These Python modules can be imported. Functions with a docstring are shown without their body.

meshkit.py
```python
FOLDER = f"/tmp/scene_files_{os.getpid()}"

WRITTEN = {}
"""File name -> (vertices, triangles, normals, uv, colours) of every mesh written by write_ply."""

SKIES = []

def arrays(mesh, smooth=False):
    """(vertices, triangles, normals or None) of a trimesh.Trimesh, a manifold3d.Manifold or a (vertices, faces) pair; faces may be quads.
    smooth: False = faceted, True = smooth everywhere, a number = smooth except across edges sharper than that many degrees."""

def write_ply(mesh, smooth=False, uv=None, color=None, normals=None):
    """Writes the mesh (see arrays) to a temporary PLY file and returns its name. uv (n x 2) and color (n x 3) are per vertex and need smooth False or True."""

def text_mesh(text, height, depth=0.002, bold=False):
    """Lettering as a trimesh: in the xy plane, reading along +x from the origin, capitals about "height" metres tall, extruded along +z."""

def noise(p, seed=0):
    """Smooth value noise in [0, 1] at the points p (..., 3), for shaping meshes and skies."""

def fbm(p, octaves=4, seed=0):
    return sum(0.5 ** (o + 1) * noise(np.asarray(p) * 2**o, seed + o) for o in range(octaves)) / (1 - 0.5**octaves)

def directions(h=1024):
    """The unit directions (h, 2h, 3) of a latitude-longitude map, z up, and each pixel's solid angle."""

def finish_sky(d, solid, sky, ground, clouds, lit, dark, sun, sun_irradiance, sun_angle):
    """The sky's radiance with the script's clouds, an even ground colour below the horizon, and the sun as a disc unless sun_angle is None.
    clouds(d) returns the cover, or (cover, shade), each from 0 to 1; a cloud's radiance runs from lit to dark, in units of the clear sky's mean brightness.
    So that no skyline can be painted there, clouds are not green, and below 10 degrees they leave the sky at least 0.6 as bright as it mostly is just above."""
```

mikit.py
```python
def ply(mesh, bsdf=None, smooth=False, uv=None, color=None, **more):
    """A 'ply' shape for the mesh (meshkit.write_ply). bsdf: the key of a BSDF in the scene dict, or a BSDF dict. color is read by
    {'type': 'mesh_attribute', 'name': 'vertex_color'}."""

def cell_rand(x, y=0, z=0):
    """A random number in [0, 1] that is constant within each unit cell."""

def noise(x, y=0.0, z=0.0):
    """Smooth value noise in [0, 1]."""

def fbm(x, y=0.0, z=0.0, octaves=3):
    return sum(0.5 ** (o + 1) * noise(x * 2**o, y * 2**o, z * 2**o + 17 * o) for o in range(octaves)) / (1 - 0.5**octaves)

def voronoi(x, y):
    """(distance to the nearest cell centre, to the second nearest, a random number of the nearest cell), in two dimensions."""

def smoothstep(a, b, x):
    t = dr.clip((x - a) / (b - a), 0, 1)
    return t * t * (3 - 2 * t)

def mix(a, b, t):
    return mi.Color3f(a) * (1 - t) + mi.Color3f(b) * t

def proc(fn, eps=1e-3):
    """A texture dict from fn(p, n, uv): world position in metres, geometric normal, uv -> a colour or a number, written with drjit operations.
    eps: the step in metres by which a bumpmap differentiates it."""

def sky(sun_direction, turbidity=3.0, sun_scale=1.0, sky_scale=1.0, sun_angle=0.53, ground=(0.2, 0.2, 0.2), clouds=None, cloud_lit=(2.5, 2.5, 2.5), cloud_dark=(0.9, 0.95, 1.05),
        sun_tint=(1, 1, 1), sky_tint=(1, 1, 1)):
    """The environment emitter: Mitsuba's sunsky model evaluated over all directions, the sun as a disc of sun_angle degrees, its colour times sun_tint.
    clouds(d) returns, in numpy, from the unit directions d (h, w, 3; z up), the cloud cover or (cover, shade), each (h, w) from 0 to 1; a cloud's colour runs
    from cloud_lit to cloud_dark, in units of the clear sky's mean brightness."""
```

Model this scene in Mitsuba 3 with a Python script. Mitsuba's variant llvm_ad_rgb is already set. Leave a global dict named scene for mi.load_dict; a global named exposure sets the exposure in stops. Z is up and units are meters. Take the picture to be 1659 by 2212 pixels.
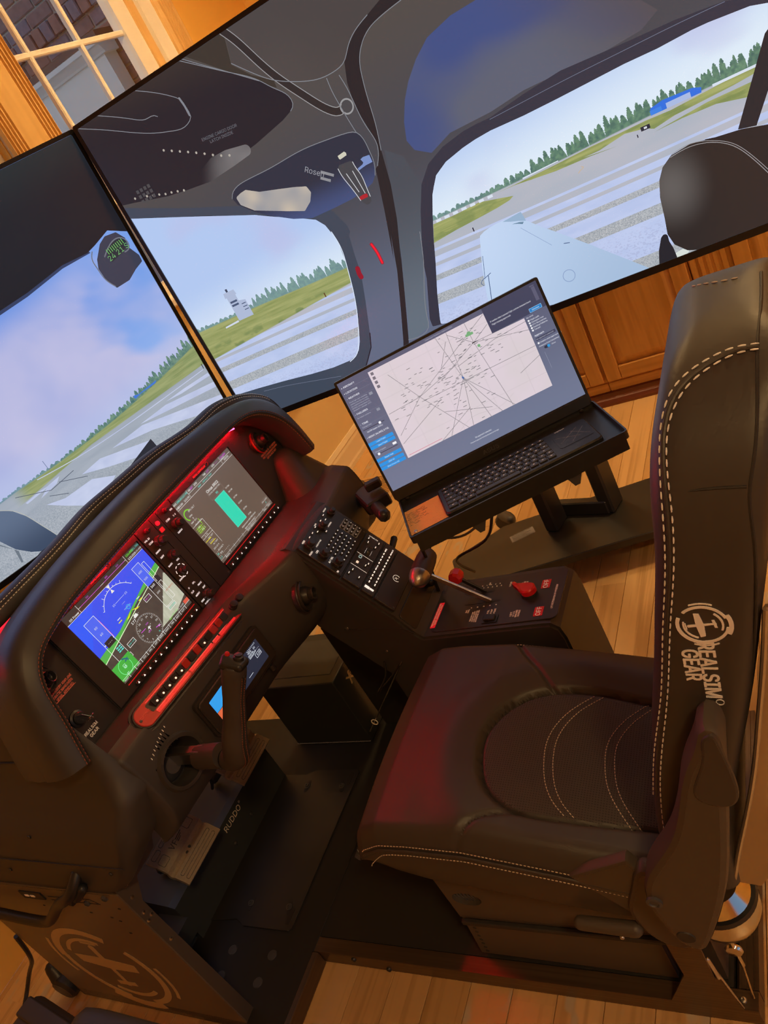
import math, random
import numpy as np, trimesh, manifold3d, shapely
from shapely import geometry as sg, affinity as sa
import drjit as dr, mitsuba as mi
import mikit, meshkit
from mikit import proc, noise, fbm, voronoi, smoothstep, mix, cell_rand

random.seed(7); rng = np.random.default_rng(7)
T = mi.ScalarTransform4f
scene, labels = {}, {}
exposure = 0.0

# ---------------------------------------------------------------- camera, sky, lamps
CAM = np.array([0, 0, 1.5])
FWD, UP = np.array([.7360019, .52390262, -.42875081]), np.array([.58927567, -.18402672, .78669457])
scene['camera'] = {'type': 'perspective', 'fov': 52.02, 'fov_axis': 'x', 'near_clip': .02, 'far_clip': 200,
                   'to_world': T().look_at(origin=CAM.tolist(), target=(CAM + FWD).tolist(), up=UP.tolist())}
SUN = [-.55, .55, .62]
scene['sky'] = mikit.sky(SUN, turbidity=3.5, sun_scale=.0, sky_scale=3.2, ground=(.3, .3, .28))
scene['sky']['sampling_weight'] = 2.0
# room lamps: flush ceiling fixtures with warm bulbs (built as things further down): x, y, radius, radiance
LAMPS = [(-.5, -.9, .17, (130, 83, 35)), (2.7, -.3, .17, (130, 83, 35)), (2.95, 1.45, .15, (120, 77, 33))]
CEIL = 2.75

# ---------------------------------------------------------------- helpers
used = {}
def key(name):
    n = used.get(name, -1) + 1; used[name] = n
    return name if n == 0 else f'{name}_{n:03d}'
def thing(name, label, cat, group=None):
    k = key(name); labels[k] = {'label': label, 'category': cat}
    if group: labels[k]['group'] = group
    return k
def struct(name):
    k = key(name); labels[k] = {'kind': 'structure'}; return k
def put(k, mesh, bsdf, smooth=30, **kw):
    scene[k] = mikit.ply(mesh, bsdf, smooth=smooth, **kw); return k
def part(parent, name, mesh, bsdf, smooth=30, label=None, kind=None, **kw):
    k = key(parent + '__' + name); put(k, mesh, bsdf, smooth, **kw)
    if label or kind: labels[k] = {a: b for a, b in (('label', label), ('kind', kind)) if b}
    return k
def copy_part(parent, name, src, mat):
    k = key(parent + '__' + name); scene[k] = {**scene[src], 'to_world': T(np.asarray(mat, float))}; return k
def cat(*ms):
    out = []
    for m in ms: out += m if isinstance(m, list) else [m]
    return trimesh.util.concatenate(out)
def M4(o, A):
    m = np.eye(4); m[:3, :3] = A; m[:3, 3] = o; return m
def tf(m, o=(0, 0, 0), A=np.eye(3)):
    m = m.copy(); m.apply_transform(M4(np.asarray(o, float), np.asarray(A, float)))
    return m
def RZ(a): c, s = math.cos(a), math.sin(a); return np.array([[c, -s, 0], [s, c, 0], [0, 0, 1.]])
def RX(a): c, s = math.cos(a), math.sin(a); return np.array([[1., 0, 0], [0, c, -s], [0, s, c]])
def RY(a): c, s = math.cos(a), math.sin(a); return np.array([[c, 0, s], [0, 1., 0], [-s, 0, c]])
def box(a, b):
    a, b = np.minimum(a, b), np.maximum(a, b)
    m = trimesh.creation.box(np.maximum(b - a, 1e-6)); m.apply_translation((a + b) / 2); return m
def mf(m): return trimesh.Trimesh(m.to_mesh().vert_properties[:, :3], m.to_mesh().tri_verts, process=False)
def tm(m): return manifold3d.Manifold(manifold3d.Mesh(np.asarray(m.vertices, np.float32), np.asarray(m.faces, np.uint32)))
def diff(a, *bs):
    A = tm(a)
    for b in bs: A = A - tm(b)
    return mf(A)
def hull(pts, rs, seg=12):
    return mf(manifold3d.Manifold.batch_hull([manifold3d.Manifold.sphere(r, seg).translate([float(c) for c in p]) for p, r in zip(pts, rs)]))
def rbox(a, b, r, seg=12):
    a, b = np.minimum(a, b), np.maximum(a, b)
    a, b = np.asarray(a, float) + r, np.asarray(b, float) - r
    return hull([(x, y, z) for x in (a[0], b[0]) for y in (a[1], b[1]) for z in (a[2], b[2])], [r] * 8, seg)
def cbox(a, b, c):
    """a box with its twelve edges chamfered by c"""
    a, b = np.minimum(a, b).astype(float), np.maximum(a, b).astype(float)
    p = [[(a[k] + c if k != ax else a[k]) if not s[k] else (b[k] - c if k != ax else b[k]) for k in range(3)] for ax in range(3) for s in np.ndindex(2, 2, 2)]
    return trimesh.convex.convex_hull(np.array(p))
def rrect(w, h, r, cx=0, cy=0, q=6):
    r = min(r, w / 2 - 1e-5, h / 2 - 1e-5)
    return sg.box(cx - w / 2 + r, cy - h / 2 + r, cx + w / 2 - r, cy + h / 2 - r).buffer(r, quad_segs=q)
def ext(poly, d, z=0.):
    ms = [trimesh.creation.extrude_polygon(g, d, engine='earcut') for g in getattr(poly, 'geoms', [poly]) if g.area > 1e-9]
    m = cat(*ms); m.apply_translation([0, 0, z]); return m
def bext(poly, d, z=0., c=.002):
    """extruded with a chamfered top rim"""
    inner = poly.buffer(-c, join_style=2)
    lo = ext(poly, d - c, z)
    p, q = np.array(poly.exterior.coords)[:-1], None
    n = 64
    t = np.linspace(0, 1, n, endpoint=False)
    e1 = [poly.exterior.interpolate(x, normalized=True) for x in t]
    e2 = [inner.exterior.interpolate(inner.exterior.project(pt)) for pt in e1]
    v = np.array([[pt.x, pt.y, z + d - c] for pt in e1] + [[pt.x, pt.y, z + d] for pt in e2])
    i = np.arange(n); j = (i + 1) % n
    f = np.vstack([np.stack([i, j, j + n], 1), np.stack([i, j + n, i + n], 1)])
    side = trimesh.Trimesh(v, f, process=False)
    return cat(lo, side, ext(inner, 1e-4, z + d - 1e-4))
def pline(pts, w, cap=2): return sg.LineString(pts).buffer(w / 2, cap_style=cap)
def smoothpath(pts, n=40, closed=False):
    from scipy.interpolate import CubicSpline
    p = np.asarray(pts, float)
    if closed: p = np.vstack([p, p[:1]])
    t = np.r_[0, np.cumsum(np.linalg.norm(np.diff(p, axis=0), axis=1))]
    return CubicSpline(t, p, bc_type='periodic' if closed else 'natural')(np.linspace(0, t[-1], n + 1 if closed else n))[: n if closed else None]
def tube(path, r, seg=10, caps=True, closed=False):
    p = np.asarray(path, float); n = len(p)
    r = np.broadcast_to(r, n)
    d = np.gradient(p, axis=0) if not closed else np.roll(p, -1, 0) - np.roll(p, 1, 0)
    d /= np.maximum(np.linalg.norm(d, axis=1, keepdims=True), 1e-12)
    up = np.array([0, 0, 1.]) if abs(d[0, 2]) < .9 else np.array([1., 0, 0])
    N = np.cross(d[0], up); N /= np.linalg.norm(N); rings = []
    a = np.arange(seg) * 2 * np.pi / seg
    for i in range(n):
        N = N - d[i] * (N @ d[i]); N /= np.linalg.norm(N); B = np.cross(d[i], N)
        rings.append(p[i] + r[i] * (np.cos(a)[:, None] * N + np.sin(a)[:, None] * B))
    return rings_mesh(rings, caps and not closed, wrap=closed)
def rings_mesh(rings, caps=True, wrap=False, ring_closed=True):
    """a skin over rings of equally many points"""
    R = np.array(rings); n, k = R.shape[:2]; v = R.reshape(-1, 3); f = []
    kk = k if ring_closed else k - 1
    for i in range(n if wrap else n - 1):
        a, b = i * k, ((i + 1) % n) * k
        for j in range(kk):
            q = (j + 1) % k
            f += [[a + j, a + q, b + q], [a + j, b + q, b + j]]
    if caps and not wrap and ring_closed:
        v = np.vstack([v, R[0].mean(0), R[-1].mean(0)])
        for j in range(k):
            q = (j + 1) % k
            f += [[n * k, q, j], [n * k + 1, (n - 1) * k + j, (n - 1) * k + q]]
    m = trimesh.Trimesh(v, f, process=False)
    return m
def lathe(prof, seg=24):
    p = np.asarray(prof, float); a = np.arange(seg) * 2 * np.pi / seg
    return rings_mesh([np.stack([r * np.cos(a), r * np.sin(a), np.full(seg, z)], 1) for r, z in p], caps=True)
def grid_mesh(P):
    """a sheet over a grid of points (n, m, 3)"""
    return rings_mesh(P, caps=False, ring_closed=False)
def axes(u, v): u, v = np.asarray(u, float), np.asarray(v, float); u = u / np.linalg.norm(u); n = np.cross(u, v); n /= np.linalg.norm(n); return np.stack([u, np.cross(n, u), n], 1)
def text(s, h, x=0, y=0, d=.0005, bold=False, align='c', wid=None, rot=0):
    m = meshkit.text_mesh(s, h, d, bold)
    b = m.bounds; w = b[1, 0] - b[0, 0]
    if wid: m.apply_scale([wid / w, 1, 1]); b = m.bounds; w = wid
    m.apply_translation([-b[0, 0] - (w / 2 if align == 'c' else w if align == 'r' else 0), -h / 2, 0])
    if rot: m = tf(m, A=RZ(math.radians(rot)))
    m.apply_translation([x, y, 0]); return m
def flat(poly, z=0., d=.0004): return ext(poly, d, z)
def rect(x0, y0, x1, y1): return sg.box(min(x0, x1), min(y0, y1), max(x0, x1), max(y0, y1))
def mesh_stitch(path, length=.006, gap=.003, r=.0009):
    """one mesh of short thread dashes along a path"""
    p = np.asarray(path, float); t = np.r_[0, np.cumsum(np.linalg.norm(np.diff(p, axis=0), axis=1))]
    out = []; s = 0
    at = lambda s: np.array([np.interp(s, t, p[:, k]) for k in range(3)])
    while s + length < t[-1]:
        out.append(tube([at(s), at(s + length / 2), at(s + length)], [r * .6, r, r * .6], 5)); s += length + gap
    return cat(*out)

# ---------------------------------------------------------------- materials
def mat(name, rgb, rough=.5, metal=0., spec=.5, **kw):
    base = rgb if isinstance(rgb, dict) else {'type': 'rgb', 'value': list(rgb)}
    scene[name] = {'type': 'twosided', 'bsdf': {'type': 'principled', 'base_color': base, 'roughness': rough if isinstance(rough, dict) else float(rough), 'metallic': metal, 'specular': spec, **kw}}
def bumped(name, rgb, rough, fn, scale, spec=.5, eps=1e-3, **kw):
    base = rgb if isinstance(rgb, dict) else {'type': 'rgb', 'value': list(rgb)}
    scene[name] = {'type': 'twosided', 'bsdf': {'type': 'bumpmap', 'arbitrary': proc(fn, eps), 'scale': scale,
                   'nested': {'type': 'principled', 'base_color': base, 'roughness': float(rough), 'specular': spec, **kw}}}
glow_n = {}
def glow(rgb, weight=0.):
    return {'emitter': {'type': 'area', 'radiance': rgb if isinstance(rgb, dict) else {'type': 'rgb', 'value': list(map(float, rgb))}, 'sampling_weight': float(weight)}}
mat('black_satin', (.014, .014, .015), .42)
mat('black_matte', (.02, .019, .019), .6)
mat('black_gloss', (.008, .008, .009), .16)
mat('black_metal', (.022, .021, .02), .38)
mat('dark_grey', (.05, .05, .052), .5)
mat('mid_grey', (.22, .22, .23), .5)
mat('white_paint', (.8, .82, .82), .4)
mat('white_print', (.85, .83, .8), .6)
mat('red_plastic', (.55, .012, .015), .3)
mat('red_print', (.6, .02, .02), .5)
mat('chrome', (.75, .72, .65), .16, 1.)
mat('steel', (.5, .48, .45), .35, 1.)
mat('shell_plastic', (.032, .031, .032), .5)
# ================================================================ the room
def plank_col(p, n, uv):
    row = dr.floor((p.y - .033) / .0915); r1 = cell_rand(row, dr.floor((p.x + 9 + cell_rand(row) * 1.3) / 1.21), 3)
    g = fbm(p.x * 2.2 + row * 7.1, p.y * 70, r1 * 9, 3)
    c = mix((.46, .27, .105), (.62, .40, .18), r1)
    c = mix(c, (.34, .18, .06), smoothstep(.5, .75, g) * .55)
    w = fbm(p.x * 4.5 + row * 3, p.y * 14, 2.2, 3) * .7 + noise(p.x * 40, p.y * 60) * .18
    worn = smoothstep(.53, .6, w) * smoothstep(.4, .62, noise(p.x * 1.1 + 4, p.y * 1.4, 8))
    return mix(c, (.46, .39, .28), worn * .8)
bumped('plank_wood', proc(plank_col), .36, lambda p, n, uv: fbm(p.x * 6, p.y * 90, 0, 2), .0006)
def wood(name, c0, c1, c2, ax=2, rough=.32, sc=1.):
    def fn(p, n, uv):
        q = [p.x, p.y, p.z]; s = [38 * sc] * 3; s[ax] = 2.2 * sc
        g = fbm(q[0] * s[0], q[1] * s[1], q[2] * s[2], 3)
        return mix(mix(c0, c1, smoothstep(.3, .7, g)), c2, smoothstep(.6, .8, g) * .4)
    mat(name, proc(fn), rough)
wood('cabinet_wood', (.47, .235, .055), (.58, .31, .085), (.36, .15, .03))
wood('cabinet_rail', (.47, .235, .055), (.58, .31, .085), (.36, .15, .03), ax=1)
wood('casing_wood', (.62, .40, .16), (.70, .47, .2), (.52, .3, .1))
wood('shoe_wood', (.12, .03, .015), (.17, .05, .02), (.07, .015, .01), ax=1)
mat('orange_wall', proc(lambda p, n, uv: mix((.74, .46, .12), (.70, .42, .10), fbm(p.x * 3, p.y * 3, p.z * 3))), .7)
mat('cream_wall', proc(lambda p, n, uv: mix((.80, .66, .36), (.76, .62, .33), fbm(p.x * 3, p.y * 3, p.z * 3))), .6)
mat('cream_trim', (.80, .72, .52), .4)
mat('ceiling_white', (.75, .7, .6), .8)
mat('subfloor', (.3, .17, .07), .5)
scene['window_glass'] = {'type': 'thindielectric', 'int_ior': 1.5}
mat('outside_white', (.8, .84, .84), .5)

XL, XR, YB, YF = -2.6, 4.3, -2.6, 2.25
put(struct('floor'), box((XL, YB, -.06), (XR, YF, -.012)), 'subfloor')
for i in range(-8, 25):                       # strip floor: rows along x, .0915 wide
    y0 = .033 + i * .0915
    if y0 > YF: break
    x = .15 - (i * 37 % 11) * .07 if i > -6 else XL
    while x < XR - .01:
        L = .75 + ((i * 53 + int(x * 10) * 29) % 17) * .055
        x1 = min(x + L, XR); y1 = min(y0 + .0915, YF)
        if x1 - x > .03:
            part('floor', 'plank', cbox((x + .0006, y0 + .0007, -.012), (x1 - .0006, y1 - .0007, ((i * 7 + int(x * 30)) % 5) * .00012), .0008), 'plank_wood', smooth=False)
        x = x1
part('floor', 'boards', box((XL, YB, -.012), (XR, .033 - 8 * .0915 - .001, 0)), 'plank_wood', False)
# front wall with the double window
wx0, wx1, wz0, wz1 = 2.55, 3.52, 1.2, 2.62; vx0, vx1 = 1.35, 2.27
zone = .62
for a, b, m, nm in (((XL, YF, 0), (vx0, YF + .2, CEIL), 'orange_wall', 0), ((vx0, YF, 0), (XR, YF + .2, wz0), 'cream_wall', 0), ((vx0, YF, wz1), (XR, YF + .2, CEIL), 'orange_wall', 0),
                    ((vx1, YF, wz0), (wx0, YF + .2, wz1), 'orange_wall', 0), ((wx1, YF, wz0), (XR, YF + .2, wz1), 'orange_wall', 0)):
    if 'wall_front' not in scene: put(struct('wall_front'), box(a, b), m, False)
    else: part('wall_front', 'section', box(a, b), m, False)
put(struct('wall_left'), box((XL - .1, YB, 0), (XL, YF, CEIL)), 'orange_wall', False)
put(struct('wall_right'), box((XR, YB, 0), (XR + .1, YF + .2, CEIL)), 'orange_wall', False)
# back wall with a wide opening for daylight behind the photographer
bx0, bx1, bz0, bz1 = -1.6, .6, .3, 2.3
put(struct('wall_back'), box((XL, YB - .1, 0), (bx0, YB, CEIL)), 'orange_wall', False)
for a, b in (((bx1, YB - .1, 0), (XR, YB, CEIL)), ((bx0, YB - .1, 0), (bx1, YB, bz0)), ((bx0, YB - .1, bz1), (bx1, YB, CEIL))): part('wall_back', 'section', box(a, b), 'orange_wall', False)
put(struct('ceiling'), box((XL, YB, CEIL), (XR, YF + .2, CEIL + .08)), 'ceiling_white', False)
# baseboard and shoe under the window wall
k = struct('baseboard_front')
put(k, tf(ext(sg.Polygon([(0, 0), (.022, 0), (.022, .02), (.018, .03), (.018, .10), (.014, .112), (.016, .12), (.006, .14), (0, .14)]), XR - .9), (XR, YF, 0), np.stack([(0, -1, 0), (0, 0, 1), (-1, 0, 0)], 1)), 'cream_trim', False)
part('wall_front', 'chair_rail', tf(ext(sg.Polygon([(0, 0), (.012, 0), (.02, .01), (.02, .03), (.012, .04), (.015, .05), (0, .058)]), XR - .9), (XR, YF, .47), np.stack([(0, -1, 0), (0, 0, 1), (-1, 0, 0)], 1)), 'cream_trim', False)
# windows
def window(x0, x1, stile0, stile1, cols, zrows):
    w = struct('window'); used['window'] = used['window']
    y = 2.30
    fr = cat(box((x0, y - .02, wz0), (stile0, y + .03, wz1)), box((stile1, y - .02, wz0), (x1, y + .03, wz1)), box((stile0, y - .02, wz0), (stile1, y + .03, wz0 + .06)), box((stile0, y - .02, wz1 - .06), (stile1, y + .03, wz1)))
    put(w, fr, 'white_paint', False)
    for c in cols: part(w, 'muntin', cbox((c - .011, y - .012, wz0 + .06), (c + .011, y + .012, wz1 - .06), .004), 'white_paint', False)
    for z in zrows: part(w, 'muntin', cbox((stile0, y - .012, z - .011), (stile1, y + .012, z + .011), .004), 'white_paint', False)
    cs = [stile0] + list(cols) + [stile1]; zs = [wz0 + .06] + list(zrows) + [wz1 - .06]
    for a, b in zip(cs, cs[1:]):
        for c, d in zip(zs, zs[1:]):
            part(w, 'pane', grid_mesh([[(a, y, c), (b, y, c)], [(a, y, d), (b, y, d)]]), 'window_glass', False)
    return w
window(wx0 - .02, 3.38, 2.45, 3.28, (2.688, 2.99), (1.60, 1.88 + .0, 2.16, 2.45)[1:] if 0 else (1.6, 2.16))
window(vx0, vx1 + .02, vx0 + .06, vx1 - .03, (1.68, 1.97), (1.6, 2.16))
k = 'window'
part(k, 'stop', box((3.38, 2.27, wz0), (3.43, 2.33, wz1)), 'casing_wood', False)
part(k, 'jamb', box((3.43, 2.25, wz0), (wx1, 2.32, wz1)), 'white_paint', False)
part(k, 'sill', cbox((2.28, 2.19, wz0 - .035), (3.68, 2.3, wz0), .006), 'white_paint', False)
def casing(x0, x1, grooves, tag):
    """fluted casing board standing on the wall face"""
    xs = np.linspace(x0, x1, 2)
    prof = [(x0, 0), (x0, .012)]
    a = x0
    for g0, g1, n in grooves:
        w = (g1 - g0) / n
        prof += [(g0, .022)]
        for i in range(n):
            c = g0 + (i + .5) * w
            prof += [(c - w * .34, .022), (c - w * .17, .012), (c + w * .17, .012), (c + w * .34, .022)]
        prof += [(g1, .022)]
    prof += [(x1, .012), (x1, 0)]
    m = ext(sg.Polygon(prof), wz1 + .1 - wz0)
    return tf(m, (0, YF, wz0), np.stack([(1, 0, 0), (0, -1, 0), (0, 0, -1)], 1)) if 0 else trimesh.Trimesh(np.stack([m.vertices[:, 0], YF - m.vertices[:, 1], wz0 + m.vertices[:, 2]], 1), m.faces[:, ::-1], process=False)
t = struct('trim_1'); put(t, casing(2.275, 2.548, [(2.285, 2.355, 4), (2.465, 2.538, 4)], 0), 'casing_wood', False)
t = struct('trim_2'); put(t, casing(3.52, 3.66, [(3.535, 3.645, 5)], 0), 'casing_wood', False)
# outdoors: brick wall of the next wing with a white boxed eave
mat('brick_a', proc(lambda p, n, uv: mix((.20, .14, .14), (.30, .22, .21), fbm(p.y * 30, p.z * 30, p.x * 30))), .9)
mat('brick_b', proc(lambda p, n, uv: mix((.17, .16, .2), (.26, .24, .28), fbm(p.y * 30, p.z * 30, p.x * 30))), .9)
mat('brick_c', proc(lambda p, n, uv: mix((.27, .15, .13), (.36, .22, .19), fbm(p.y * 30, p.z * 30, p.x * 30))), .9)
mat('mortar', (.36, .36, .32), .9)
k = struct('wall_outside'); put(k, box((4.612, 2.6, 1.2), (4.8, 5.6, 3.6)), 'mortar', False)
r = random.Random(3); row = 0; z = 1.62
while z < 3.2:
    y = 2.62 + (row % 2) * .11
    rl = abs(z - 2.62) < .043
    while y < 5.0:
        w = (.075 if rl else .205)
        if not (y > 3.36 and 1.7 < z < 2.40) and y > 2.9 and z > 2.0:
            b = cbox((4.602 if not rl else 4.575, y, z), (4.64, y + w, z + (.072 if not rl else .095)), .005)
            b.vertices += (np.random.default_rng(row * 99 + int(y * 100)).random(b.vertices.shape) - .5) * .005
            part(k, 'brick', b, r.choice(['brick_a', 'brick_b', 'brick_b', 'brick_c']), False)
        y += w + .011
    z += .083 if not rl else .106; row += 1
k = thing('boxed_eave', 'white boxed eave with crown moulding on the brick wall outside the window', 'eave')
part(k, 'fascia', box((4.45, 3.30, 1.9), (4.57, 5.6, 2.37)), 'outside_white', False)
part(k, 'moulding', trimesh.Trimesh(*(lambda m: (np.stack([4.45 - m.vertices[:, 0], 3.27 + m.vertices[:, 2], 2.37 + m.vertices[:, 1]], 1), m.faces))(ext(sg.Polygon([(-.12, 0), (.015, 0), (.02, .012), (.045, .045), (.06, .05), (.06, .075), (-.12, .075)]), 2.3)), process=False), 'outside_white', False)
part(k, 'shingle_edge', box((4.40, 3.25, 2.446), (4.57, 5.6, 2.485)), 'dark_grey', False)
# ceiling lamps
for i, (x, y, r0, rad) in enumerate(LAMPS):
    t = thing('ceiling_lamp', ['round flush ceiling lamp behind the photographer', 'round flush ceiling lamp over the cabinet side of the room', 'round flush ceiling lamp near the window wall'][i], 'lamp')
    part(t, 'canopy', tf(lathe([(0, .06), (r0 * .9, .06), (r0 * .95, .03), (r0, .0), (0, 0)][::-1], 32), (x, y, CEIL - .06)), 'white_paint')
    kk = part(t, 'diffuser', tf(lathe([(0, 0), (r0 * .9, 0), (r0 * .9, .012), (0, .012)], 32), (x, y, CEIL - .075)), 'white_paint')
    scene[kk].update(glow(rad, 1.))
# cabinet base units along x = 3.06
def raised_door(par, y0, y1, z0, z1, x=3.06):
    """frame-and-panel door on the plane x facing -x"""
    d = part(par, 'door', box((x - .004, y0, z0), (x, y1, z1)), 'cabinet_wood', False)
    s = .06
    for a, b, m in (((y0, z0), (y0 + s, z1), 'cabinet_wood'), ((y1 - s, z0), (y1, z1), 'cabinet_wood'), ((y0 + s, z0), (y1 - s, z0 + s), 'cabinet_rail'), ((y0 + s, z1 - s), (y1 - s, z1), 'cabinet_rail')):
        part(d, 'stile' if m == 'cabinet_wood' else 'rail', cbox((x - .022, a[0] + .0006, a[1] + .0006), (x - .003, b[0] - .0006, b[1] - .0006), .003), m, False)
    a0, a1, b0, b1 = y0 + s, y1 - s, z0 + s, z1 - s; e = .032
    P = [[(x - .006, a0, b0), (x - .006, a1, b0), (x - .006, a1, b1), (x - .006, a0, b1)], [(x - .008, a0 + .008, b0 + .008), (x - .008, a1 - .008, b0 + .008), (x - .008, a1 - .008, b1 - .008), (x - .008, a0 + .008, b1 - .008)],
         [(x - .019, a0 + e, b0 + e), (x - .019, a1 - e, b0 + e), (x - .019, a1 - e, b1 - e), (x - .019, a0 + e, b1 - e)]]
    m = rings_mesh(P, caps=True); part(d, 'panel', m, 'cabinet_wood', False)
def cabinet(y0, y1, label):
    t = thing('base_cabinet', label, 'cabinet', 'base cabinets along the right side of the room')
    part(t, 'carcass', box((3.06, y0, .055), (3.66, y1, .9)), 'cabinet_wood', False)
    part(t, 'toe_board', cbox((3.054, y0, .055), (3.07, y1, .095), .003), 'cabinet_rail', False)
    return t
t = cabinet(.848, 1.32, 'honey maple base cabinet whose door is half hidden by the portable monitor'); raised_door(t, .856, 1.27, .105, .80)
t = cabinet(.423, .846, 'honey maple base cabinet with its raised panel door between monitor and backrest'); raised_door(t, .428, .842, .105, .80)
t = cabinet(-.35, .42, 'honey maple base cabinet with fluted pilaster behind the top of the backrest'); raised_door(t, -.33, .272, .105, .80)
part(t, 'pilaster', trimesh.Trimesh(*(lambda m: (np.stack([3.06 - m.vertices[:, 1], .29 + m.vertices[:, 0], .105 + m.vertices[:, 2]], 1), m.faces))(ext(sg.Polygon([(0, 0), (0, .02)] + [q for c in (.025, .05, .075, .1) for q in ((c - .009, .02), (c - .004, .010), (c + .004, .010), (c + .009, .02))] + [(.124, .02), (.124, 0)]), .69)), process=False), 'cabinet_wood', False)
labels[t].pop('group', 0)
k = struct('trim_3'); put(k, trimesh.Trimesh(*(lambda m: (np.stack([3.06 - m.vertices[:, 0], -.35 + m.vertices[:, 2], m.vertices[:, 1]], 1), m.faces))(ext(sg.Polygon([(0, 0), (.03, 0), (.03, .012), (.022, .026), (.012, .034), (.012, .05), (0, .056)]), 1.67)), process=False), 'shoe_wood', False)
# floor register
t = thing('floor_register', 'wooden slotted floor register in the plank floor by the cream wall', 'vent')
part(t, 'frame', diff(cbox((2.62, 1.84, .0), (2.93, 2.12, .008), .002), box((2.645, 1.865, -.01), (2.905, 2.095, .02))), 'plank_wood', False)
part(t, 'well', box((2.645, 1.865, .0005), (2.905, 2.095, .0015)), 'black_matte', False)
for i in range(17): part(t, 'slat', cbox((2.645 + i * .0153 + .002, 1.865, .001), (2.645 + i * .0153 + .0105, 2.095, .007), .001), 'plank_wood', False)
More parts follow.
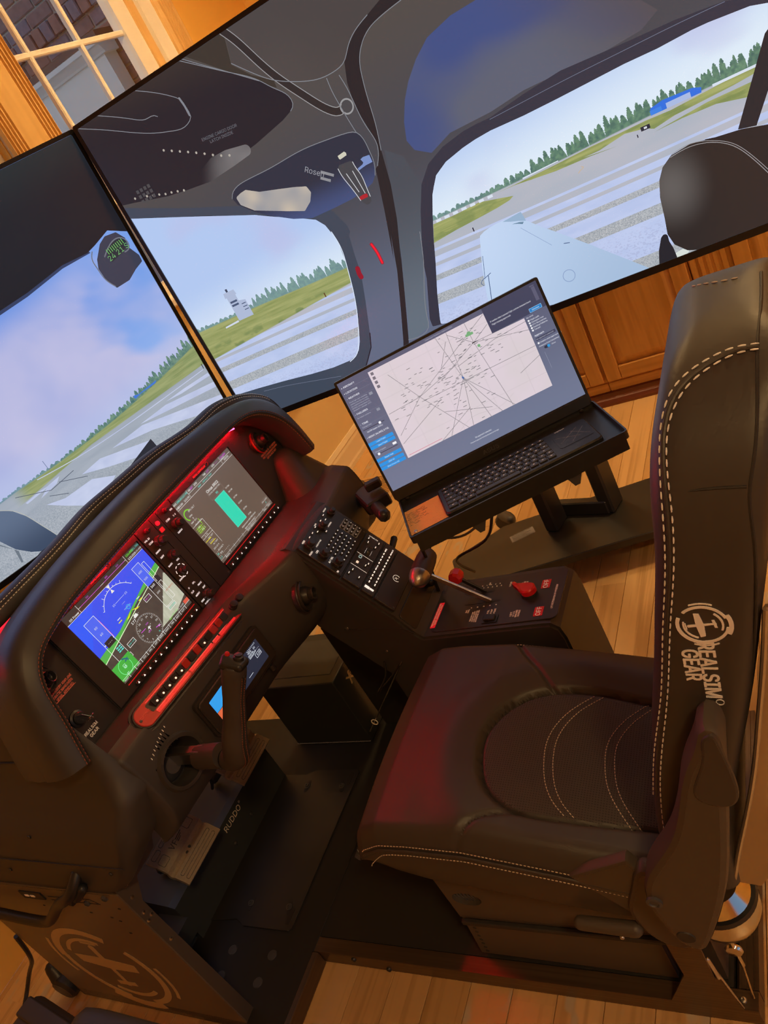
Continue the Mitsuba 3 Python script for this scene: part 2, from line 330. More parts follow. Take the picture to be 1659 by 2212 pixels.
# ================================================================ the two televisions
def frame_tv(c, A): return np.array(c), np.array(A)
RC, RA = frame_tv((1.7402, .6935, 1.3295), [[.106, .0308, -.9939], [-.9944, .0064, -.1058], [.0031, .9995, .0313]])
FC, FA = frame_tv((1.0685, 1.8564, 1.3291), [[.8675, -.056, -.4942], [-.4974, -.0979, -.862], [-.0001, .9936, -.1128]])
TW, TH = 1.4836, .841
R_POLY = {
 'glass1': [-738,190,-590,131,-418,61,-383,42,-313,7,-282,-10,-267,-30,-256,-73,-261,-118,-267,-152,-275,-185,-285,-218,-297,-252,-309,-285,-323,-315,-336,-334,-350,-345,-371,-351,-423,-352,-487,-347,-572,-337,-657,-329,-739,-323,-793,-341,-769,207],
 'trim1': [-737,218,-578,148,-369,65,-259,16,-236,-7,-218,-51,-217,-98,-224,-72,-233,-119,-239,-164,-261,-230,-288,-305,-310,-350,-329,-369,-351,-393,-399,-411,-585,-423,-765,-351,-747,233],
 'lowpan': [-607,-385,-424,-394,-323,-385,-352,-429,-394,-455,-596,-441,-701,-404],
 'seal': [54,305,19,294,-18,281,-44,263,-64,243,-77,206,-83,159,-76,113,-71,80,-75,61,-91,33,-98,29,-120,-59,-149,-165,-130,-112,-153,-192,-187,-281,-216,-354,-234,-392,-223,-402,-202,-356,-161,-250,-122,-146,-133,-172,-101,-86,-81,-14,-69,58,-56,113,-49,163,-41,205,-32,232,-19,250,6,269,41,279,93,285],
 'hl': [49,307,-298,482,-276,420,-296,352,-263,317,-225,283,-184,260,-131,240,-92,237,-65,243,-44,263,-18,281,19,294,54,305],
 'hl2': [-392,415,-279,417,-298,350,-266,313,-225,282,-226,267,-252,287,-306,337],
 'v1': [-743,429,-400,414,-306,337,-255,296,-233,270,-213,248,-207,232,-209,222,-220,214,-247,206,-330,192,-409,184,-406,175,-480,171,-547,180,-602,189,-702,215,-736,223],
 'v1ref': [-450,214,-408,213,-320,195,-338,181,-406,175,-480,171,-538,180,-494,200],
 'v2': [-451,116,-444,125,-428,133,-393,136,-326,134,-237,135,-169,128,-124,121,-104,113,-96,98,-94,70,-96,39,-105,18,-118,6,-144,-1,-176,-5,-227,-5,-288,-3,-332,14,-383,44,-414,67,-446,99],
 'v2ref': [-441,114,-424,118,-409,119,-379,101,-333,87,-295,75,-266,64,-262,48,-274,31,-297,18,-341,37,-413,70,-439,95],
 'trim2': [702,-12,644,7,634,11,547,21,449,26,331,34,251,27,173,16,143,17,110,16,58,7,15,-11,-17,-43,-43,-93,-85,-192,-95,-236,-130,-328,-131,-348,-107,-351,622,-368],
 'glass2': [8,-56,-4,-73,-21,-111,-42,-162,-58,-206,-87,-279,-107,-338,-110,-350,261,-426,386,-421,646,-417,732,-14,699,-25,670,-16,599,-9,570,-8,507,-10,444,-8,378,-9,308,-10,237,-10,163,-7,128,-9,97,-13,52,-23,21,-39,5,-60,-7,-83],
 'wing': [56,-203,59,-196,71,-191,85,-188,102,-186,122,-186,138,-186,161,-184,165,-205,196,-236,211,-249,272,-306,310,-343,373,-404,394,-425,258,-436,151,-429,-15,-437,18,-343,26,-304,35,-266,47,-230],
 'wtip': [117,-188,138,-186,161,-184,164,-195,165,-206,150,-200,134,-195],
 'flap': [134,-201,151,-203,160,-206,156,-210,146,-205],
 'grass2': [-29,-131,27,-132,85,-129,131,-140,159,-147,148,-152,118,-156,77,-159,13,-163,-45,-169],
 'grass2b': [126,-127,169,-127,263,-125,338,-122,396,-122,452,-121,500,-123,662,-113,656,-126,613,-130,503,-135,462,-142,445,-134,407,-127,352,-136,299,-136,270,-134,200,-132,250,-129,389,-143,333,-139,258,-137,169,-128,130,-127],
 'grass2c': [460,-148,514,-143,565,-138,644,-138,633,-161,578,-148,516,-146],
 'head': [666,-226,609,-211,561,-205,518,-197,477,-203,456,-218,443,-240,435,-273,432,-315,428,-350,435,-376,456,-398,478,-406,624,-413],
 'headtop': [666,-226,609,-211,561,-205,519,-195,556,-210,588,-231,612,-262,643,-326],
 'post': [428,-341,414,-352,402,-377,393,-412,433,-408,431,-382,427,-365],
 'tri': [428,-400,433,-394,448,-391,459,-400,450,-409,429,-410],
 'rpil': [709,-31,690,-65,683,-70,645,-136,603,-209,635,-216,667,-165,687,-131],
 'blue': [226,218,171,217,113,204,76,180,44,151,22,123,2,86,-9,51,-1,27,31,6,84,25,178,25,253,33,423,28,489,32,525,50,503,78],
 'brown1': [62,42,118,58,201,82,186,45,123,30,78,28],
 'clip': [-177,67,-172,71,-144,68,-140,64,-139,52,-135,34,-135,8,-136,-17,-138,-27,-145,-31,-152,-30,-158,-22,-161,-12,-168,20,-176,52],
 'clipred': [-160,-8,-151,-7,-141,-8,-140,-13,-142,-16,-158,-16,-161,-14],
 'clipw': [-166,89,-148,91,-145,87,-146,82,-164,80,-166,83],
 'mirblue': [-121,61,-114,63,-98,61,-98,45,-115,45,-136,42,-135,47,-121,50,-118,53],
 'pill': [-98,27,-110,24,-157,-2,-213,-11,-212,-29,-211,-87,-228,-168,-264,-264,-307,-351,-224,-360,-187,-281,-153,-192,-130,-112,-149,-165,-120,-59],
 'bpil': [-121,-147,-161,-250,-181,-308,-202,-356,-183,-359,-142,-345,-134,-323,-86,-200,-64,-140,-85,-192,-43,-93,-17,-43,-29,26,-62,55,-81,-14,-101,-86,-133,-172],
}
R_LINE = {
 'tube': [-282,413,-269,393,-242,337,-213,281,-180,232,-155,197,-135,175,-119,166,-109,167],
 'tubeball': [-99,167],
 'w1': [-404,410,-360,377,-306,337,-255,296,-233,270,-213,248,-207,232,-209,222,-220,214],
 'w2': [-296,352,-263,317,-225,283,-184,260,-131,240,-92,237,-65,243,-44,263,-18,281,19,294],
 'w3': [93,285,41,279,6,269,-19,250,-32,232,-41,205,-49,163,-56,113,-69,58],
 'w4': [-114,233,-115,211,-112,173,-109,148,-104,113],
 'w4b': [-86,226,-82,198,-81,155,-77,110,-72,73,-76,58,-91,33],
 'w5': [-664,412,-583,366,-550,351,-527,348,-521,343],
 'w6': [-539,410,-495,384,-458,357,-447,345,-444,323,-445,307,-453,301,-478,296,-507,303,-542,315,-654,373,-736,415],
 'w6b': [-449,350,-446,331,-446,311],
 'w7': [-451,116,-444,125,-428,133,-393,136,-326,134,-237,135,-169,128,-124,121,-104,113,-96,98,-94,70,-96,39,-105,18],
 'w8': [-399,412,-350,372,-301,333,-256,296],
 'glass1edge': [-260,-49,-256,-89,-263,-134,-277,-194,-300,-261,-325,-312,-349,-344,-372,-353],
 'clipedges': [-140,64,-139,52,-135,34,-135,8,-136,-17],
 'clipedges2': [-178,65,-177,51,-169,19,-161,-16],
 'clipin1': [-165,48,-156,2],
 'clipin2': [-149,47,-144,-6],
 'stitch1': [-644,-342,-585,-349,-506,-363,-416,-380],
 'stitch2': [171,13,246,14,338,15,451,14,545,13,633,10],
 'hs1': [475,-206,510,-202,555,-212,588,-234,611,-265,643,-326],
 'hs2': [478,-202,512,-197,556,-209,589,-230,612,-260,645,-320],
 'red1': [-183,-113,-179,-132,-178,-148,-178,-161],
 'red2': [-241,-150,-243,-162,-242,-171],
 'led1': [-551,278,-515,259,-487,244,-456,226,-429,210,-404,199],
 'led2': [-689,221,-674,218,-648,210,-625,203,-606,196,-591,193,-576,189,-556,183],
 'wingl': [42,-285,36,-308,27,-342],
 'winga': [47,-240,32,-290],
 'ail': [149,-216,198,-277],
 'ail2': [224,-284,235,-287],
 'thr1': [24,-303,20,-298,23,-292,32,-288,49,-282],
 'sealr': [-64,-133,-86,-200,-134,-323,-141,-345,-183,-359,-202,-356],
 'yel': [300,-160,309,-155,313,-153,309,-150],
}
F_POLY = {
 'top': [476,424,746,430,756,147,742,160,687,190,639,174,612,167,541,171,433,156,275,146],
 'edge': [283,156,439,165,546,178,616,173,619,164,537,164,427,148,269,137],
 'mirror': [673,181,652,171,625,143,615,122,617,91,631,61,671,62,701,77,727,86,728,103,715,129,718,155,704,177],
 'mirrorface': [668,159,704,162,716,152,710,136,695,128,656,120,653,137],
 'st1': [583,-258,642,-256,730,-257,732,-267,631,-264],
 'st2': [488,-270,576,-265,738,-289,740,-305,600,-286],
 'st3': [388,-281,490,-275,735,-332,736,-357,743,-375,508,-303],
 'st4': [283,-293,345,-285,414,-303,487,-323,494,-346,430,-342,353,-318],
 'st5': [165,-306,213,-320,297,-319,354,-348,273,-392,201,-337],
 'st6': [164,-284,198,-266,234,-262,218,-275,178,-282],
 'st7': [127,-271,170,-266,207,-267,190,-270,130,-276],
 'prop': [48,-228,68,-249,90,-269,111,-304,123,-340,134,-373,142,-399,127,-403,91,-406,63,-386,38,-356,21,-315,8,-284],
 'cowl': [141,-397,221,-380,301,-365,398,-351,489,-320,493,-347,542,-351,619,-360,710,-372,800,-399,677,-602,-67,-641,-228,-665,-179,-470,81,-401],
 'spin': [14,-325,35,-354,28,-395,33,-396,41,-364,16,-322],
 'bld': [512,-198,516,-195,529,-199,591,-193,584,-199,533,-201,515,-205],
}
F_LINE = {
 'prope': [68,-250,93,-271,111,-304,123,-340,134,-373,142,-399],
 'arc1': [646,140,671,157,704,162,718,147,712,128,699,126],
 'arc2': [624,164,614,149,613,127,617,91,630,66],
 'ticks': [659,146,707,152],
 'txt': [661,131,706,137],
 'skid1': [116,-245,197,-281,271,-271],
 'skid2': [225,-275,292,-305],
 'skid3': [185,-292,227,-314],
 'edge': [185,-238,278,-247,398,-251,555,-248,722,-242],
}
def S(r, g, b, k=1.):
    """an sRGB colour as light from a screen"""
    return tuple(k * ((c / 255 / 12.92) if c < 10 else ((c / 255 + .055) / 1.055) ** 2.4) for c in (r, g, b))
def loc(C, A):
    return lambda p: (dr.dot(p - mi.Point3f(*map(float, C)), mi.Vector3f(*map(float, A[:, 0]))), dr.dot(p - mi.Point3f(*map(float, C)), mi.Vector3f(*map(float, A[:, 1]))))
mat('screen_black', (.012, .012, .014), .22)
mat('tv_bezel', (.012, .012, .013), .35)
rl, fl = loc(RC, RA), loc(FC, FA)
def trees(u, v, base, h, dens, seed):
    """1 where the treeline covers (u, v): rows of pointed crowns of uneven height"""
    out = mi.Float(0)
    for k in range(2):
        x = u * dens * (1 + .37 * k) + seed + k * 5.3; i = dr.floor(x); t = x - i - .5 + (cell_rand(i, k, seed) - .5) * .3
        H = h * (.5 + .5 * cell_rand(i, k + 7, seed)) * (.82 if k else 1)
        s = (v - base) / H
        w = .52 * dr.sqrt(dr.clip(1 - s, 0, 1)) + (noise(u * 900, v * 900, k) - .5) * .16
        out = dr.maximum(out, dr.select((s < 1) & (dr.abs(t) < w), 1., 0.))
    return out
def right_view(p, n, uv):
    u, v = rl(p)
    far = dr.select(u > -.2, mi.Float(-.124) + .010 * smoothstep(.1, .6, u), mi.Float(-.132) - .006 * smoothstep(-.6, -.3, u))
    cl = fbm(u * 5, v * 9 + 3, 1.3, 3)
    sky = mix(S(176, 200, 240), S(222, 236, 248), smoothstep(.02, -.16, v + (u + .2) * -.08))
    sky = mix(sky, S(188, 190, 228), smoothstep(.5, .75, cl) * .55)
    h = dr.select(u > -.2, .014 + .028 * smoothstep(.1, .3, u), .012 + .024 * smoothstep(-.62, -.5, u))
    tr = trees(u, v, far, h, 62., 3.)
    tg = mix(S(62, 98, 96), S(112, 150, 120), fbm(u * 160, v * 160, 0, 2)); tg = mix(tg, S(150, 185, 200), smoothstep(.3, -.1, u) * .35)
    c = mix(sky, tg, tr)
    gedge = mi.Float(-.215) + .082 * (u + .772)
    gr = mix(S(128, 142, 84), S(172, 176, 118), fbm(u * 14, v * 220, 0, 3)); gr = mix(gr, S(100, 125, 78), smoothstep(.5, .7, fbm(u * 30, v * 60, 5)) * smoothstep(far - .02, gedge, v) * .7)
    asph = mix(S(168, 178, 192), S(186, 186, 196), fbm(u * 8, v * 40, 2, 2))
    peb = mix(S(128, 138, 146), S(196, 200, 202), noise(u * 620, v * 760)) 
    asph = mix(asph, peb, smoothstep(-.215, -.25, v) * .75)
    white = mix(S(196, 208, 240), S(176, 192, 230), fbm(u * 22, v * 60, 7, 3)); white = mix(white, S(170, 180, 215), smoothstep(.55, .75, noise(u * 300, v * 420)) * smoothstep(-.3, -.34, v) * .6)
    q = v + .002 * dr.sin(u * 5)
    st = mi.Float(0)
    for a, b in ((-.182, -.1865), (-.200, -.212), (-.2205, -.2385), (-.252, -.281), (-.3045, -.374)): st = dr.maximum(st, smoothstep(a + .001, a, q) * smoothstep(b - .001, b, q))
    road = mix(asph, white, st)
    ground = dr.select(u < -.2, 1., 0.) * smoothstep(gedge - .0015, gedge + .0015, v)
    g = mix(road, gr, ground)
    return mix(c, g, smoothstep(far + .0015, far - .0015, v))
def front_view(p, n, uv):
    u, v = fl(p)
    d = dr.maximum(u - .17, 0)
    far = mi.Float(-.234) + .2 * d * d - .06 * dr.maximum(.12 - u, 0)
    sky = mix(S(92, 142, 226), S(150, 182, 236), smoothstep(.08, -.22, v) * .6 + smoothstep(.3, .7, u) * .4)
    c1 = fbm(u * 3.4 + 1.7 * v, v * 5.2 + 4, 2.1, 4)
    cov = smoothstep(.42, .62, c1 + .10 * smoothstep(.62, .2, u)) * smoothstep(.14, .02, v - .1 * u)
    ccol = mix(S(172, 178, 222), S(206, 200, 226), fbm(u * 9, v * 9, 4, 3))
    c = mix(sky, ccol, cov * .88)
    c = mix(c, S(180, 194, 232), smoothstep(far + .09, far, v) * .6)
    h = .009 + .03 * smoothstep(.2, .75, u)
    tg = mix(S(70, 108, 110), S(122, 155, 132), fbm(u * 160, v * 160, 0, 2)); tg = mix(tg, S(130, 160, 190), smoothstep(.35, .1, u) * .5)
    c = mix(c, tg, trees(u, v, far, h, 70., 11.))
    ge = dr.minimum(mi.Float(-.262) + .125 * (u - .18), mi.Float(-.241) + .03 * (u - .35))
    gr = mix(S(120, 138, 88), S(165, 172, 120), fbm(u * 20, v * 260, 0, 3))
    a = mix(S(152, 162, 176), S(172, 180, 192), fbm(u * 9, v * 60, 2, 3)); a = mix(a, mix(S(120, 132, 142), S(196, 200, 206), noise(u * 520, v * 640)), smoothstep(-.27, -.36, v) * .5)
    g = mix(a, gr, smoothstep(ge - .0015, ge + .0015, v) * smoothstep(.1, .16, u))
    return mix(c, g, smoothstep(far + .0015, far - .0015, v))
def tv(label, C, A, view, name='television'):
    t = thing(name, label, 'television')
    P = lambda m: tf(m, C, A)
    fr = rrect(TW, TH, .006)
    part(t, 'case', P(ext(rrect(TW, TH, .006), .028, -.034)), 'tv_bezel', 30)
    b = .010
    part(t, 'bezel', P(ext(fr.difference(rrect(TW - 2 * b, TH - 2 * b - .006, .003, 0, .003)), .008, -.006)), 'tv_bezel', False)
    k = part(t, 'screen', P(ext(rect(-TW / 2 + b, -TH / 2 + b + .006, TW / 2 - b, TH / 2 - b), .0002, -.002)), 'screen_black', False)
    m = grid_mesh([[(-TW / 2 + b, -TH / 2 + b + .006, -.0015), (TW / 2 - b, -TH / 2 + b + .006, -.0015)], [(-TW / 2 + b, TH / 2 - b, -.0015), (TW / 2 - b, TH / 2 - b, -.0015)]])
    kk = part(k, 'view', P(m), 'screen_black', False, uv=np.array([[0, 0], [1, 0], [0, 1], [1, 1.]])); scene[kk].update(glow(proc(view), 1.))
    return t, k
SCR = rect(-TW / 2 + .0102, -TH / 2 + .0162, TW / 2 - .0102, TH / 2 - .0102)
def pg(flatlist): return sg.Polygon(np.array(flatlist, float).reshape(-1, 2) / 1000).buffer(0)
def ln(flatlist, w, smooth=True):
    q = np.array(flatlist, float).reshape(-1, 2) / 1000
    if smooth and len(q) > 3: q = smoothpath(q, len(q) * 4)
    return sg.LineString(q).buffer(w / 2, cap_style=1, quad_segs=3)
def sm(poly, r=.006): return poly.buffer(-r).buffer(2 * r).buffer(-r)
class Picture:
    """regions of a screen's picture, laid flat on it one over the other"""
    def __init__(s, parent, C, A, name='picture', clip=SCR, z0=-.0012, dz=.00006): s.p, s.C, s.A, s.name, s.clip, s.z, s.dz = parent, C, A, name, clip, z0, dz
    def add(s, poly, rgb):
        if isinstance(poly, (list, tuple)): poly = shapely.union_all(poly)
        if s.clip is not None: poly = poly.intersection(s.clip)
        poly = sg.MultiPolygon([g for g in getattr(poly, 'geoms', [poly]) if g.geom_type == 'Polygon' and g.area > 1e-9])
        if poly.is_empty: return
        tri = [trimesh.creation.triangulate_polygon(g, engine='earcut') for g in poly.geoms]
        m = cat(*[trimesh.Trimesh(np.c_[v, np.full(len(v), s.z)], f, process=False) for v, f in tri]); s.z += s.dz
        if m.face_normals[0, 2] < 0: m.invert()
        s.mesh(m, rgb)
    def mesh(s, m, rgb):
        lo, hi = m.bounds[0, :2], m.bounds[1, :2]
        kw = {'uv': (m.vertices[:, :2] - lo) / (hi - lo)} if isinstance(rgb, dict) else {}
        k = part(s.p, s.name, tf(m, s.C, s.A), 'screen_black', False, **kw); scene[k].update(glow(rgb)); return k
    def text(s, *a, rgb=(1, 1, 1), **k):
        m = text(*a, d=.00002, **k); m.apply_translation([0, 0, s.z]); s.mesh(m, rgb)
tvr_, scr = tv('large right television showing a cockpit side window over a runway', RC, RA, right_view)
R, L = R_POLY, R_LINE
pic = Picture(scr, RC, RA)
g1 = sm(pg(R['glass1']), .004); g2 = sm(pg(R['glass2']), .004)
tower = [sg.Polygon([(-.603, -.147), (-.603, -.083), (-.575, -.083), (-.575, -.147)]), sg.Polygon([(-.608, -.083), (-.606, -.070), (-.573, -.070), (-.571, -.083)]), sg.Polygon([(-.575, -.147), (-.575, -.100), (-.556, -.104), (-.556, -.147)])]
pic.add([sg.Polygon([(-.605, -.149), (-.605, -.144), (-.650, -.147), (-.650, -.151)])], S(205, 214, 232))
pic.add(tower, S(172, 186, 214)); pic.add([rect(-.600, -.100, -.579, -.095), rect(-.600, -.109, -.579, -.104)] + [rect(-.572, z, -.559, z + .002) for z in (-.112, -.12, -.128)], S(70, 88, 120))
pic.add([sg.box(-.596, -.07, -.59, -.062)], S(60, 75, 100))
pic.add([pg(R['grass2']), pg(R['grass2b']), pg(R['grass2c'])], proc(lambda p, n, uv: (lambda u, v: mix(mix(S(128, 142, 84), S(176, 180, 116), fbm(u * 10, v * 240, 0, 3)), S(104, 128, 78), smoothstep(.5, .7, fbm(u * 26, v * 80, 5)) * .45))(*rl(p))))
pic.add([rect(-.02 + i * .021, -.131, -.008 + i * .021, -.125) for i in range(7)] + [sg.Polygon([(.19, -.121), (.27, -.119), (.27, -.121), (.19, -.124)]), rect(.58, -.117, .66, -.112)], S(214, 224, 238))
pic.add([sg.Polygon([(.463, -.117), (.465, -.104), (.49, -.099), (.545, -.102), (.561, -.108), (.559, -.117)])], S(48, 112, 222)); pic.add([rect(.494, -.117, .54, -.107)], S(168, 186, 226)); pic.add([rect(.463, -.117, .485, -.108)], S(60, 130, 226))
pic.add([rect(.438, -.137, .456, -.129), rect(.428, -.145, .430, -.139), rect(-.0505 + .1, -.182, -.048 + .1, -.173)], S(40, 44, 60)); pic.add([rect(.444, -.135, .450, -.131)], S(210, 215, 220))
pic.add([rect(-.352, -.181, -.349, -.170)], S(96, 66, 40)); pic.add([ln(L['yel'], .0012)], S(206, 178, 140))
pic.add(pg(R['wing']), proc(lambda p, n, uv: (lambda u, v: mix(S(196, 216, 244), S(160, 186, 216), smoothstep(.0, .35, u) * .6 + smoothstep(-.2, -.42, v) * .3))(*rl(p))))
pic.add(pg(R['wtip']), S(150, 178, 206)); pic.add(pg(R['flap']), S(108, 140, 166))
pic.add([ln(L['winga'], .0012), ln(L['wingl'], .0018), ln(L['thr1'], .0016), ln(L['ail2'], .0018)], S(92, 112, 150)); pic.add([ln(L['ail'], .0009), sg.Point(.21, -.355).buffer(.014).difference(sg.Point(.21, -.355).buffer(.0125))], S(140, 162, 200))
pic.add([pg(R['tri'])], S(214, 222, 216))
lea = proc(lambda p, n, uv: (lambda u, v: mix(S(44, 40, 40), S(112, 108, 106), smoothstep(.085, .0, dr.sqrt(dr.square(u - .462) + dr.square((v + .262) * .8))) * .7))(*rl(p)))
pic.add([sm(pg(R['head']))], lea); pic.add([sm(pg(R['headtop']), .002)], S(40, 38, 40)); pic.add([sm(pg(R['post']))], S(34, 36, 44)); pic.add([ln(L['hs1'], .0014), ln(L['hs2'], .0012)], S(150, 148, 150))
grey = proc(lambda p, n, uv: (lambda u, v: mix(mix(S(96, 106, 130), S(70, 72, 80), smoothstep(-.3, .05, v)), S(80, 76, 74), smoothstep(.05, .3, v)))(*rl(p)))
blue = proc(lambda p, n, uv: (lambda u, v: mix(mix(S(62, 80, 132), S(92, 98, 116), smoothstep(.3, .62, fbm(u * 3.5, v * 5, 3, 3) + smoothstep(.15, .0, v + .04) * .25)), S(84, 78, 76), smoothstep(.30, .62, u + .5 * v)))(*rl(p)))
edge = SCR.difference(g1).difference(g2)
rest = edge.difference(pg(R['head'])).difference(pg(R['headtop'])).difference(pg(R['wing']).buffer(.001).intersection(g2)).difference(pg(R['post']))
pic.add(rest, grey)
pic.add(pg(R['blue']).difference(g2.buffer(.02)), blue); pic.add(pg(R['bpil']).intersection(rest), proc(lambda p, n, uv: (lambda u, v: mix(S(98, 112, 126), S(72, 78, 88), smoothstep(-.35, .0, v)))(*rl(p))))
pic.add(pg(R['hl']), proc(lambda p, n, uv: (lambda u, v: mix(S(82, 77, 76), S(70, 67, 68), fbm(u * 5, v * 5, 0, 2)))(*rl(p)))); pic.add(pg(R['hl2']), S(58, 54, 50))
pic.add(sm(pg(R['trim1']), .008).difference(g1), S(62, 72, 88)); pic.add(ln(R['trim1'][22:42], .003).difference(g1), S(36, 38, 50))
pic.add(pg(R['lowpan']).difference(sm(pg(R['trim1']), .008)), S(94, 108, 116)); pic.add(sm(pg(R['trim2']), .003).difference(g2).difference(pg(R['head']).union(pg(R['headtop'])).union(pg(R['rpil'])).union(pg(R['wing']))), S(50, 53, 68))
pic.add(pg(R['rpil']).difference(pg(R['headtop'])).intersection(g2), S(38, 40, 46))
pic.add(pg(R['seal']), S(38, 37, 42))
pic.add(sm(pg(R['v1']), .006), proc(lambda p, n, uv: (lambda u, v: mix(S(34, 35, 44), S(62, 55, 50), smoothstep(.25, .42, v + .15 * u)))(*rl(p))))
pic.add(pg(R['v1ref']).buffer(-.012).buffer(.012), proc(lambda p, n, uv: (lambda u, v: mix(S(34, 35, 44), S(122, 120, 122), smoothstep(-.50, -.40, u - .8 * (v - .19)) * (.7 + .3 * noise(u * 40, v * 40))))(*rl(p))))
dots = [sg.Point(q).buffer(.0028) for nm in ('led1', 'led2') for q in smoothpath(np.array(L[nm]).reshape(-1, 2) / 1000, 9)]
pic.add(dots, S(176, 170, 160))
pic.add(sm(pg(R['v2']), .006), proc(lambda p, n, uv: (lambda u, v: mix(S(44, 50, 66), S(66, 82, 126), smoothstep(.06, -.02, v + .05 * u)))(*rl(p))))
pic.add(sm(pg(R['v2ref']), .005), proc(lambda p, n, uv: (lambda u, v: mix(S(196, 184, 168), S(150, 152, 158), noise(u * 30, v * 30)))(*rl(p))))
pic.add([pg(R['mirblue'])], S(120, 144, 198))
pic.add([sm(pg(R['clip']), .001)], S(68, 70, 76)); pic.add([pg(R['clipw'])], S(206, 204, 186)); pic.add([ln(L[k], .0018) for k in ('clipedges', 'clipedges2', 'clipin1', 'clipin2')], S(200, 202, 206)); pic.add([pg(R['clipred'])], S(176, 40, 50))
pic.add([ln(L['tube'], .017)], S(46, 44, 46)); pic.add([ln(L['tube'], .018).difference(ln(L['tube'], .0145)), sg.Point(np.array(L['tubeball']) / 1000).buffer(.016).difference(sg.Point(np.array(L['tubeball']) / 1000).buffer(.0125))], S(150, 150, 152))
pic.add([sg.Point(np.array(L['tubeball']) / 1000).buffer(.0118)], S(72, 72, 76))
pic.add([ln(L[k], .0017) for k in ('w1', 'w2', 'w3', 'w4', 'w4b', 'w5', 'w6', 'w7', 'w8', 'sealr')] + [ln(L['w6b'], .005)], S(126, 130, 138))
pic.add([ln(L['stitch1'], .0014), ln(L['stitch2'], .0012)], S(104, 112, 134)); pic.add([ln(L['glass1edge'], .002)], S(214, 226, 244))
pic.add([ln(L['red1'], .0085)], S(150, 40, 58)); pic.add([ln(L['red1'], .0045)], S(255, 30, 50)); pic.add([ln(L['red2'], .012)], S(150, 26, 46))
pic.text('ENGINE CARGO DOOR', .0065, -.40, .300 - .05, rgb=S(110, 112, 120), rot=-6); pic.text('LATCH INSIDE', .0065, -.40, .240, rgb=S(110, 112, 120), rot=-6)
pic.text('Rosen', .012, -.232, .083, rgb=S(150, 152, 160), rot=-38); pic.add([sa.rotate(rect(-.222, .064, -.190, .070), -38), sa.rotate(rect(-.228, .055, -.203, .061), -38)], S(140, 142, 148))
pic.add([sa.rotate(rect(-.676 + (i % 4) * .012, .226 - (i // 4) * .012, -.668 + (i % 4) * .012, .234 - (i // 4) * .012), -4) for i in range(12)], S(74, 74, 78))
# front television
tvf_, scf = tv('large front television behind the glareshield showing runway and clouds', FC, FA, front_view)
R, L = F_POLY, F_LINE
pic = Picture(scf, FC, FA)
pic.add([pg(R[k]) for k in ('st1', 'st2', 'st3', 'st4', 'st5', 'st6', 'st7')] + [ln(L['edge'], .0022)], proc(lambda p, n, uv: (lambda u, v: mix(S(202, 210, 236), S(180, 190, 222), fbm(u * 30, v * 60, 3, 3)))(*fl(p))))
pic.add([ln(L[k], .0016) for k in ('skid1', 'skid2', 'skid3')], S(88, 96, 112)); pic.add([pg(R['bld'])], S(70, 120, 214))
pic.add([rect(.222, -.232, .2235, -.205)], S(120, 132, 170)); pic.add([sg.Polygon([(.737 - .01, -.24), (.737 - .01, -.226), (.725, -.226), (.725, -.24)])], S(50, 56, 66))
pic.add([sm(pg(R['prop']), .004)], proc(lambda p, n, uv: (lambda u, v: mix(S(62, 76, 100), S(96, 112, 138), smoothstep(-.4, -.27, v)))(*fl(p)))); pic.add([ln(L['prope'], .002)], S(180, 182, 178)); pic.add([pg(R['spin'])], S(110, 120, 132))
pic.add([pg(R['cowl'])], S(44, 46, 56))
pic.add([pg(R['edge'])], S(52, 64, 98)); pic.add([sm(pg(R['top']), .003)], proc(lambda p, n, uv: (lambda u, v: mix(S(30, 32, 40), S(36, 46, 50), smoothstep(.3, .45, v)))(*fl(p))))
pic.add([sm(pg(R['mirror']), .004)], S(58, 62, 80)); pic.add([pg(R['mirrorface'])], S(40, 48, 58)); pic.add([ln(L['arc1'], .003), ln(L['arc2'], .0025)], S(112, 116, 128))
a, b = np.array(L['ticks']).reshape(2, 2) / 1000; d = (b - a); nrm = np.array([-d[1], d[0]]) / np.linalg.norm(d)
pic.add([sg.LineString([a + d * t - nrm * .006, a + d * t + nrm * .006]).buffer(.0009) for t in np.linspace(0, 1, 9)], S(110, 200, 96))
a, b = np.array(L['txt']).reshape(2, 2) / 1000; pic.text('24 21 S', .013, *((a + b) / 2), rgb=S(110, 180, 110), rot=math.degrees(math.atan2(*(b - a)[::-1])))
# floor stand of the right television: base plate on castors and two columns
k = tvr_
basep = sg.Polygon([(1.86, 1.20), (1.835, 1.07), (1.99, .40), (2.30, .40), (2.13, 1.10), (1.98, 1.26)]).buffer(-.012).buffer(.012)
bp = part(k, 'base_plate', bext(basep, .026, .074, .003), 'black_metal', 30)
part(bp, 'label', tf(ext(rrect(.085, .04, .003), .0004), (2.056, 1.012, .1002), RZ(math.radians(-62))), 'mid_grey', False)
part(bp, 'print', cat(*[tf(ext(rect(-.036, -.0012, .036 - (i * 7 % 5) * .006, .0012), .0002), (2.056 + (i - 2.5) * .0058, 1.012 + (i - 2.5) * .0031, .1007), RZ(math.radians(-62))) for i in range(6)]), 'dark_grey', False, kind='stuff')
for x, y in ((2.20, 1.10), (2.26, .47), (1.95, .52), (1.93, 1.13)):
    c = part(k, 'castor', cat(tf(lathe([(0, -.018), (.030, -.018), (.036, -.012), (.036, .012), (.030, .018), (0, .018)], 24), (x + (.06 if (x, y) == (2.20, 1.10) else 0), y + (.05 if (x, y) == (2.20, 1.10) else 0), .036), RY(math.pi / 2)), hull([(x + (.06 if (x, y) == (2.20, 1.10) else 0), y + (.05 if (x, y) == (2.20, 1.10) else 0), .06), (x, y, .074)], [.022, .016])), 'dark_grey')
